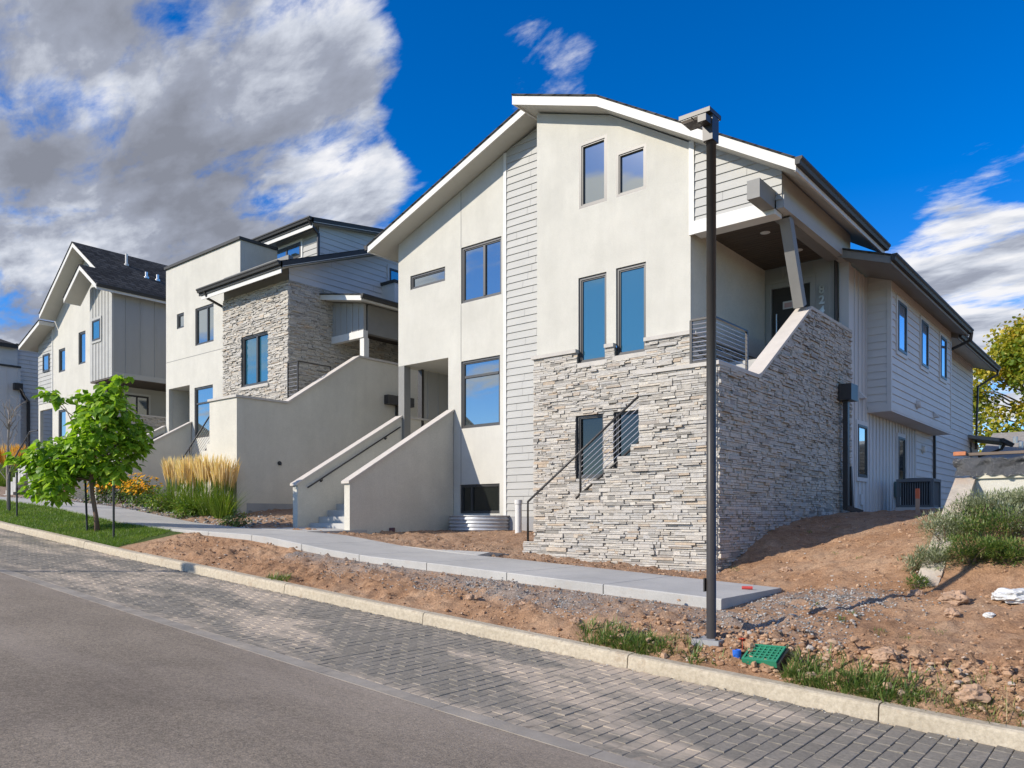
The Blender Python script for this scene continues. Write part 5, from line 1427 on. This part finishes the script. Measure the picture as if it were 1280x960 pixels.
jl = ['grey green juniper at the top of the bank beside the wing wall', 'tall juniper under the pale retaining wall at the right edge', 'juniper in the middle of the bank next to the wing wall', 'juniper at the right edge, upper half of the bank', 'juniper leaning over the lower wing wall', 'greener juniper in the centre of the lower bank', 'juniper at the right edge, lower half of the bank', 'low juniper at the foot of the bank near the wing wall end', 'lowest juniper at the foot of the bank near the right edge', 'juniper sprawling over the middle of the wing wall', 'small juniper spilling over the lower end of the wing wall']
for i, (X, Y, r, h) in enumerate(jun):
    bush('juniper', X, Y, r, h, jl[i], 'shrub', 130 + i, JUNI if i not in (5, 7, 8) else WEED, 2600, .045, 'junipers on the bank', needle=True)
for i, (X, Y, r, h) in enumerate(((-2.44, 10.95, .18, .2), (-2.28, 10.45, .16, .16), (-2.42, 12.75, .2, .3))):
    bush('small_shrub', X, Y, r, h, ['small dark shrub left of the lower wing wall', 'small weed at the very foot of the wing wall', 'small leafy shrub left of the upper wing wall near the cooler unit'][i], 'shrub', 150 + i, JUNI if i == 0 else WEED, 400, .05, 'small shrubs by the wing wall', needle=True)

# ================================================================== BUILD HOUSES
build_corner_house(); build_tower_house(); build_gabled_house(); build_far_house(); build_neighbour()

# ================================================================== OBJECTS
LENS = simple('lamp_lens', (.5, .48, .42), .3, .05, 5)
def build_lamp(loc, label, rz=0):
    t = thing('street_lamp', label, 'street lamp', (0, 0, 0), 'street lamps')
    H = 5.47
    m = MB(); m.box(-.15, .15, -.15, .15, -.05, .035); m.build('base_plate', CONC_D, t)
    m = MB(); m.lathe([(.05, .03), (.05, .03), (.05, H - .3), (.053, H - .3), (.053, H - .12), (0, H - .12)], n=20); p = m.build('pole', DARKMETAL, t, smooth=False)
    for f in p.data.polygons: f.use_smooth = len(f.vertices) == 4 and abs(f.normal.z) < .5
    m = MB(); m.box(-.066, -.052, -.05, .05, .52, .66); m.build('hand_hole_cover', DARKMETAL, t)
    for sx, sy in ((-.11, -.11), (.11, -.11), (.11, .11), (-.11, .11)):
        b = MB(); b.lathe([(.016, .03), (.016, .055), (0, .055)], (sx, sy, 0), 6); b.build('bolt', DARKMETAL, t)
    m = MB(); m.box(-.055, .055, -.09, .06, H - .28, H - .06)
    m.bar((0, -.02, H - .1), (0, -.22, H - .10), .09, .07); m.build('bracket', DARKMETAL, t)
    m = MB(); m.box(-.30, .05, -.14, .13, H - .01, H + .035); m.box(-.10, .045, -.06, .08, H - .07, H - .011)
    hdm = m.build('lamp_head', DARKMETAL, t)
    for x0, x1 in ((-.285, -.165), (-.15, -.03)):
        m = MB(); m.box(x0, x1, -.13, -.065, H - .018, H - .0105); m.build('lens', LENS, hdm)
    t.location = loc; t.rotation_euler = (0, 0, rz)
    return t
lx, ly = -3.61, 7.6
build_lamp((lx, ly, ground_base(lx, ly) + .03), 'tall slim bronze street lamp in the soil in front of the stone corner')
build_lamp((-18.1, -2.05, K(-18.1) + .0), 'bronze street lamp on the opposite side of the road, outside the view', math.pi)

def build_ac():
    X, Y = -4.62, 21.3; z = ground_h(X, Y)
    t = thing('air_conditioner', 'dark grey air conditioning unit standing by the grey side wall', 'air conditioner', (X, Y, z))
    m = MB(); m.box(X - .45, X + .45, Y - .45, Y + .45, z - .1, z + .07); m.build('pad', CONC, t)
    m = MB(); s = .375
    m.box(X - s + .05, X + s - .05, Y - s + .05, Y + s - .05, z + .1, z + .68); m.build('core', DARKROOM, t)
    m = MB()
    for a, b in ((-s, -s), (s, -s), (s, s), (-s, s)): m.box(X + a - .035, X + a + .035, Y + b - .035, Y + b + .035, z + .07, z + .74)
    m.box(X - s, X + s, Y - s, Y + s, z + .072, z + .13); m.build('frame', simple('ac_paint', (.10, .11, .115), .5, .1), t)
    m = MB()
    for k in range(13):
        d = -s + .06 + k * (2 * s - .12) / 12
        m.box(X + d - .009, X + d + .009, Y - s - .004, Y - s + .01, z + .13, z + .68); m.box(X + s - .01, X + s + .004, Y + d - .009, Y + d + .009, z + .13, z + .68)
    m.build('grille', simple('ac_grille', (.13, .14, .145), .5, .1), t)
    m = MB(); m.box(X - s - .04, X + s + .04, Y - s - .04, Y + s + .04, z + .69, z + .76); m.lathe([(.3, .765), (.3, .79), (.05, .80), (0, .80)], (X, Y, z), 18); m.build('top', simple('ac_top', (.12, .125, .13), .5, .1), t)
build_ac()

def build_window_well():
    cx, yw, rx, ry = -13.52, 15.1, .92, .78; z0, z1 = -.75, .05
    m = MB(); n = 30; rows = 73
    for k in range(rows):
        z = z0 + (z1 - z0) * k / (rows - 1); d = .02 * math.cos(k / (rows - 1) * 2 * math.pi * 9)
        for j in range(n + 1):
            a = math.pi + math.pi * j / n
            m.v.append((cx + (rx + d) * math.cos(a), yw - .004 + (ry + d) * math.sin(a), z))
    for k in range(rows - 1):
        for j in range(n):
            a = k * (n + 1) + j; m.f.append((a, a + 1, a + n + 2, a + n + 1)); m.m.append(0); m.t.append(0)
    gal = simple('galvanised_steel', (.52, .53, .54), .42, .12, 6, metallic=.55, bs=14, bst=.05)
    o = m.build('window_well', gal, None, smooth=True)
    sm = o.modifiers.new('s', 'SOLIDIFY'); sm.thickness = .012
    tag(o, 'corrugated galvanised window well under the basement window', 'window well'); shift_origin(o, (cx, yw - .5, -.4))
build_window_well()
def one(o, label, cat, loc, group=None):
    tag(o, label, cat, group); shift_origin(o, loc); return o
X, Y = SY(648, 660, 14.5)[0], 14.5; z = ground_h(X, Y)
m = MB(); m.lathe([(.08, -.2), (.08, .70), (.095, .70), (.095, .80), (.07, .80), (.07, .5), (0, .5)], (X, Y, z), 18); one(m.build('pipe_stub', PIPE), 'pale upright pipe stub beside the stone steps railing', 'pipe', (X, Y, z))
# green irrigation box thrown on the kerb grass
def build_valve_box():
    X, Y = SY(955, 830, 7.35)[0], 7.35; z = ground_h(X, Y)
    t = thing('irrigation_box', 'green plastic irrigation grate lying tilted in the kerb grass', 'irrigation box', (X, Y, z))
    GP = simple('green_plastic', (.03, .22, .12), .45, .12, 5, spec=.4)
    q = Vector((X, Y, z + .05)); ex = Vector((.95, .0, .02)).normalized(); ey = Vector((0, .88, .38)).normalized(); ez = ex.cross(ey)
    Pq = lambda s, o, u: q + ex * s + ey * u + ez * o
    m = MB(); a, b = .17, .14
    for s0, s1, u0, u1 in ((-a, a, -b, -b + .02), (-a, a, b - .02, b), (-a, -a + .02, -b + .02, b - .02), (a - .02, a, -b + .02, b - .02)): m.pbox(Pq, s0, s1, -.05, .02, u0, u1)
    m.build('rim', GP, t)
    m = MB()
    for k in range(1, 7): s = -a + k * 2 * a / 7; m.pbox(Pq, s - .007, s + .007, -.01, .012, -b + .02, b - .02)
    for k in range(1, 6): u = -b + k * 2 * b / 6; m.pbox(Pq, -a + .02, a - .02, -.009, .011, u - .007, u + .007)
    m.build('grate', GP, t)
    m = MB(); m.pbox(Pq, a + .001, a + .03, -.10, .0, -b, b); m.build('side', simple('black_plastic', (.02, .02, .02), .5, .1), t)
build_valve_box()
X, Y = SY(921, 826, 7.3)[0], 7.3; z = ground_h(X, Y)
m = MB(); m.lathe([(.042, -.05), (.042, .05), (.036, .058), (.034, .05), (0, .05)], (X, Y, z), 16)
o = m.build('blue_cap', simple('blue_plastic', (.02, .12, .5), .4, .1)); one(o, 'small blue plastic cap in the grass left of the green grate', 'cap', (X, Y, z))
X2, Y2 = X + .01, Y + .11; z2 = ground_h(X2, Y2)
m = MB(); m.tube([(X2, Y2, z2 - .03), (X2, Y2, z2 + .13)], .004, 5)
rn = random.Random(2)
for k in range(12):
    a = k * .52; leaf(m, (X2, Y2, z2 + .12), (math.cos(a), math.sin(a), rn.uniform(-.1, .8)), (0, 0, 1), .05, .025, .5)
one(m.build('red_tag', simple('red_plastic', (.45, .07, .03), .5, .15)), 'ragged red marker tag sticking up behind the blue cap', 'marker', (X2, Y2, z2))
X, Y = SY(1147, 655, 17.2)[0], 17.2; z = ground_h(X, Y)
m = MB(); m.box(X - .035, X + .035, Y - .02, Y + .02, z - .1, z + .28, 0); m.box(X - .037, X + .037, Y - .022, Y + .022, z + .28, z + .48, 1)
one(m.build('survey_stake', [simple('stake_wood', (.42, .28, .18), .8, .15), simple('stake_orange', (.62, .14, .05), .6, .1)]), 'short orange topped survey stake in front of the cooler unit', 'stake', (X, Y, z))
X, Y = SY(934, 735, 9.75)[0], 9.75; z = W(X)
m = MB(); m.tube([(X - .06, Y - .03, z + .022), (X + .06, Y + .03, z + .022)], .022, 12); one(m.build('red_can', simple('red_can', (.5, .06, .05), .4, .1)), 'small red can lying on the end of the concrete walk', 'can', (X, Y, z))
X, Y = SY(490, 665, 12.9)[0], 12.9; z = ground_h(X, Y)
m = MB(); m.lathe([(.07, -.02), (.075, .14), (.07, .15), (.06, .14), (0, .14)], (X, Y, z), 14, 0); m.box(X - .13, X - .07, Y - .05, Y + .03, z - .02, z + .1)
one(m.build('paint_tin', simple('purple_tin', (.11, .05, .06), .5, .4, 9)), 'small dark tin on the soil at the foot of the sloping stair wall', 'tin', (X, Y, z))
def lump(name, px, py, Y, r, label, cat, mat, seed, flat=.6, group=None):
    rnd = random.Random(seed); X = SY(px, py, Y)[0]; z = ground_h(X, Y)
    bm = bmesh.new(); bmesh.ops.create_icosphere(bm, subdivisions=4, radius=1)
    of = Vector((rnd.uniform(0, 90), 0, 0))
    for v in bm.verts:
        p = v.co.copy(); k = 1 + .45 * noise.noise(p * 1.6 + of) + .2 * noise.noise(p * 4 + of) + .1 * noise.noise(p * 9 + of)
        v.co = Vector((p.x * k * r * 1.15, p.y * k * r, p.z * k * r * flat + r * flat * .45))
    me = bpy.data.meshes.new(name); bm.to_mesh(me); bm.free(); me.materials.append(mat)
    o = bpy.data.objects.new(name, me); COL.objects.link(o); o.location = (X, Y, z); tag(o, label, cat, group)
PLASTER = simple('plaster', (.58, .58, .56), .8, .08, 8, bs=40, bst=.5)
CLODM = simple('dry_clod', (.38, .25, .165), .95, .2, 9, bs=22, bst=.9)
lump('plaster_lump', 1266, 757, 9.9, .17, 'white crusted plaster heap on the soil at the right edge', 'plaster', PLASTER, 1, .45)
lump('plaster_scrap', 1237, 768, 9.3, .045, 'little crumpled white scrap left of the plaster heap', 'plaster', PLASTER, 2, .7)
for i, (px, py, Y, r, l) in enumerate(((1193, 750, 9.75, .12, 'largest soil clod, below the foot of the wing wall'), (1190, 768, 9.2, .06, 'flat dark clod just under the largest clod'), (1145, 745, 10.1, .07, 'rounded clod at the foot of the wing wall, left of the largest clod'), (1106, 832, 7.6, .09, 'big clod on the right kerb bank beyond the grass'),
                                        (1215, 850, 7.35, .10, 'clod at the right edge of the kerb bank'), (655, 762, 7.75, .06, 'clod in the soil strip below the middle of the walk'), (590, 752, 7.6, .07, 'lone clod in the soil strip below the stone steps'), (720, 795, 7.5, .06, 'clod behind the kerb left of the street lamp'), (982, 702, 11.6, .07, 'clod on the sunlit slope beside the stone wall shadow'))):
    lump('soil_clod', px, py, Y, r, l, 'clod', CLODM, 40 + i, .75, 'large soil clods')

# retaining walls with their cover
def build_retaining():
    t = thing('retaining_wall', 'pale retaining wall with a sloping wing wall above the juniper bank', 'wall', (-2.2, 12, -.3))
    m = MB(); m.prism([(10.55, -1.4), (13.0, -1.4), (13.0, .50), (10.55, -.86)], PX(-2.10), 0, -.2); m.build('wing_wall', STUCCO2, t)
    m = MB(); rnd = random.Random(4)
    y0, z0, y1, z1 = 10.5, -.87, 12.99, .52
    m.hexa([(-2.33, y0, z0 - .02), (-2.07, y0, z0 - .02), (-2.07, y1, z1 - .0), (-2.33, y1, z1), (-2.33, y0, z0 + .05), (-2.07, y0, z0 + .05), (-2.07, y1, z1 + .06), (-2.33, y1, z1 + .06)]); m.build('coping', simple('weathered_cap', (.48, .42, .34), .9, .2, 5, bs=20, bst=.8, bd=.03, var2=((.36, .24, .16), 2.5, .8)), t)
    m = MB(); m.box(-2.3, 6, 13.002, 13.25, -1, .56); m.build('back_wall', STUCCO2, t)
    m = MB(); m.box(-2.06, 6, 12.96, 13.27, .562, .63); m.build('coping', simple('yellowed_cap', (.6, .55, .42), .8, .08), t)
    # plastic sheet over the top
    TARP = simple('black_plastic_sheet', (.07, .072, .076), .2, .2, 5, bs=14, bst=.9, bd=.06, spec=.8)
    bm = bmesh.new(); nx, ny = 120, 22; g = []
    for j in range(ny + 1):
        for i in range(nx + 1):
            x = -2.34 + 5 * i / nx; v = j / ny
            if v < .5: y = 13.0 - .06 + .0 * v; z = .60 + .26 * (v / .5)
            else: y = 12.94 + (v - .5) / .5 * .7; z = .86 + .04 * (v - .5)
            wv = .06 * noise.noise(Vector((x * 7, v * 3, 1))) + .02 * noise.noise(Vector((x * 19, v * 8, 4)))
            g.append(bm.verts.new((x + wv, y + wv * 1.3 - .03 * abs(noise.noise(Vector((x * 5, v * 2, 9)))), z + wv * .8)))
    for j in range(ny):
        for i in range(nx):
            a = j * (nx + 1) + i; bm.faces.new((g[a], g[a + 1], g[a + nx + 2], g[a + nx + 1]))
    me = bpy.data.meshes.new('plastic_sheet'); bm.to_mesh(me); bm.free(); me.materials.append(TARP); me.polygons.foreach_set('use_smooth', [True] * len(me.polygons))
    o = bpy.data.objects.new('plastic_sheet', me); COL.objects.link(o); tag(o, 'crumpled black plastic sheet draped over the retaining wall top', 'plastic sheet'); shift_origin(o, (0, 13, .6))
    m = MB(); m.box(-2.2, 3, 13.06, 13.16, .905, .945)
    one(m.build('timber_board', simple('dark_timber', (.16, .12, .09), .8, .25, 4, sc=(.3, 4, 4))), 'long dark timber board lying on the plastic sheet', 'board', (0, 13.1, .9))
    m = MB(); m.box(-2.36, -2.2, 13.0, 13.12, .91, .965)
    one(m.build('clay_brick', simple('clay_brick', (.45, .17, .08), .85, .15, 9, bs=40, bst=.4)), 'orange clay brick at the end of the timber board', 'brick', (-2.3, 13.06, .9))
build_retaining()

# ================================================================== SKY, SUN, CAMERA
w = bpy.data.worlds.new('World'); S.world = w; w.use_nodes = True
nt = w.node_tree; bg = nt.nodes['Background']
EL, AZ = R(30), (-.482, -.876)
sky = N(nt, 'ShaderNodeTexSky', sky_type='NISHITA'); sky.sun_disc = False; sky.sun_elevation = EL; sky.sun_rotation = math.atan2(AZ[0], AZ[1]) % (2 * math.pi)
sky.air_density = 1.0; sky.dust_density = .2; sky.ozone_density = 3.0; sky.altitude = 1500
tc = N(nt, 'ShaderNodeTexCoord')
hs = N(nt, 'ShaderNodeHueSaturation'); hs.inputs['Saturation'].default_value = 1.42; hs.inputs['Value'].default_value = .60; hs.inputs['Hue'].default_value = .512
nt.links.new(sky.outputs[0], hs.inputs['Color'])
D = tc.outputs['Generated']
def cdir(px, py):
    a = (px - 640) / F; v = Vector((CA * a - SA, .6384 * a + CA, (HY - py) / F)); return v.normalized()
def blob(px, py, rad, amp, d=None):
    v = d or cdir(px, py)
    dn = N(nt, 'ShaderNodeVectorMath', operation='DOT_PRODUCT'); nt.links.new(D, dn.inputs[0]); dn.inputs[1].default_value = v
    mr = N(nt, 'ShaderNodeMapRange', interpolation_type='SMOOTHSTEP'); nt.links.new(dn.outputs['Value'], mr.inputs['Value'])
    mr.inputs['From Min'].default_value = math.cos(R(rad)); mr.inputs['From Max'].default_value = math.cos(R(rad * .1)); mr.inputs['To Min'].default_value = 0; mr.inputs['To Max'].default_value = amp
    return mr.outputs['Result']
bias = None
for b_ in (blob(-40, 220, 30, .62), blob(150, 105, 19, .46), blob(330, 215, 10, .22), blob(60, 380, 20, .40), blob(430, 228, 5.5, .36), blob(385, 95, 8, .30), blob(680, 90, 5.0, .44), blob(1225, 385, 8, .46), blob(1295, 350, 11, .46), blob(1255, 440, 7.5, .50), blob(-300, 200, 34, .55),
           blob(0, 0, 13, .46, Vector((-.67, -.745, .31)).normalized()), blob(0, 0, 5, .62, Vector((-.55, -.83, .375)).normalized()), blob(0, 0, 4, .45, Vector((-.50, -.86, .385)).normalized()), blob(0, 0, 9, .42, Vector((-.86, -.5, .2)).normalized()), blob(0, 0, 40, .50, Vector((.7, -.5, .50)).normalized()), blob(0, 0, 44, .46, Vector((.1, -.2, 1)).normalized()), blob(0, 0, 30, .40, Vector((.75, .35, .75)).normalized()), blob(0, 0, 18, .40, Vector((-.85, -.3, .4)).normalized())):  # out-of-view clouds: small ones mirror in panes, wide ones added as neutral fill
    bias = b_ if bias is None else maths(nt, 'ADD', bias, b_)
bias = maths(nt, 'MINIMUM', bias, .72)
# cloud sheet projected on a plane high above
sp = N(nt, 'ShaderNodeSeparateXYZ'); nt.links.new(D, sp.inputs[0])
zc = maths(nt, 'ADD', maths(nt, 'MAXIMUM', sp.outputs['Z'], 0), .16)
cv = N(nt, 'ShaderNodeCombineXYZ'); nt.links.new(maths(nt, 'DIVIDE', sp.outputs['X'], zc), cv.inputs[0]); nt.links.new(maths(nt, 'DIVIDE', sp.outputs['Y'], zc), cv.inputs[1])
mp = N(nt, 'ShaderNodeMapping'); mp.inputs['Rotation'].default_value = (0, 0, R(35)); mp.inputs['Scale'].default_value = (.85, 1.75, 1); nt.links.new(cv.outputs[0], mp.inputs['Vector'])
n1 = N(nt, 'ShaderNodeTexNoise'); n1.inputs['Scale'].default_value = 2.1; n1.inputs['Detail'].default_value = 9; n1.inputs['Roughness'].default_value = .58; n1.inputs['Distortion'].default_value = .25; nt.links.new(mp.outputs[0], n1.inputs['Vector'])
n3 = N(nt, 'ShaderNodeTexNoise'); n3.inputs['Scale'].default_value = 6.5; n3.inputs['Detail'].default_value = 8; n3.inputs['Roughness'].default_value = .62; n3.inputs['Distortion'].default_value = .35; nt.links.new(mp.outputs[0], n3.inputs['Vector'])
nsum = maths(nt, 'ADD', maths(nt, 'MULTIPLY', maths(nt, 'SUBTRACT', n1.outputs['Fac'], .5), 2.1), maths(nt, 'MULTIPLY', maths(nt, 'SUBTRACT', n3.outputs['Fac'], .5), .75))
dens = maths(nt, 'ADD', maths(nt, 'SUBTRACT', nsum, .33), bias)
mask = N(nt, 'ShaderNodeMapRange', interpolation_type='SMOOTHSTEP'); nt.links.new(dens, mask.inputs['Value']); mask.inputs['From Min'].default_value = .0; mask.inputs['From Max'].default_value = .38
n2 = N(nt, 'ShaderNodeTexNoise'); n2.inputs['Scale'].default_value = 2.7; n2.inputs['Detail'].default_value = 7; n2.inputs['Roughness'].default_value = .55
m2 = N(nt, 'ShaderNodeMapping'); m2.inputs['Location'].default_value = (3.1, 1.2, 0); nt.links.new(mp.outputs[0], m2.inputs['Vector']); nt.links.new(m2.outputs[0], n2.inputs['Vector'])
# thick parts are grey underneath, thin edges white
thick = maths(nt, 'ADD', maths(nt, 'ADD', maths(nt, 'MULTIPLY', maths(nt, 'SUBTRACT', n2.outputs['Fac'], .5), 2.3), maths(nt, 'MULTIPLY', maths(nt, 'SUBTRACT', n3.outputs['Fac'], .5), -.9)), maths(nt, 'ADD', maths(nt, 'MULTIPLY', dens, .5), maths(nt, 'ADD', maths(nt, 'ADD', blob(-60, 250, 36, .36), blob(0, 0, 30, -.22, Vector((-.58, -.76, .3)).normalized())), -.06)))
CW = 2.9
cc = ramp(nt, thick, [(.0, (CW, CW, CW * 1.03)), (.22, (2.0, 2.12, 2.4)), (.45, (1.12, 1.22, 1.5)), (.8, (.78, .84, 1.02))])
out = mix(nt, hs.outputs['Color'], cc, mask.outputs['Result'])
nt.links.new(out, bg.inputs['Color']); bg.inputs['Strength'].default_value = .15

sd = bpy.data.lights.new('sun', 'SUN'); sd.energy = 2.6; sd.angle = R(.53); sd.color = (1.0, .92, .80)
so = bpy.data.objects.new('sun', sd); COL.objects.link(so); so.location = (-20, -35, 30)
dv = Vector((-AZ[0] * math.cos(EL), -AZ[1] * math.cos(EL), -math.sin(EL))); so.rotation_euler = dv.to_track_quat('-Z', 'Y').to_euler()

cd = bpy.data.cameras.new('camera'); cam = bpy.data.objects.new('camera', cd); COL.objects.link(cam)
cd.sensor_width = 36; cd.lens = F / 1280 * 36; cd.shift_y = (HY - 480) / 1280; cd.clip_end = 3000; cd.clip_start = .05
cam.location = (0, 0, 0); cam.rotation_euler = (R(90), 0, math.atan2(SA, CA))
S.camera = cam
S.render.resolution_x, S.render.resolution_y = 1024, 768
S.view_settings.view_transform = 'Standard'; S.view_settings.look = 'None'; S.view_settings.gamma = 1; S.view_settings.use_curve_mapping = False
S.view_settings.exposure = 1.1
S.cycles.max_bounces = 6
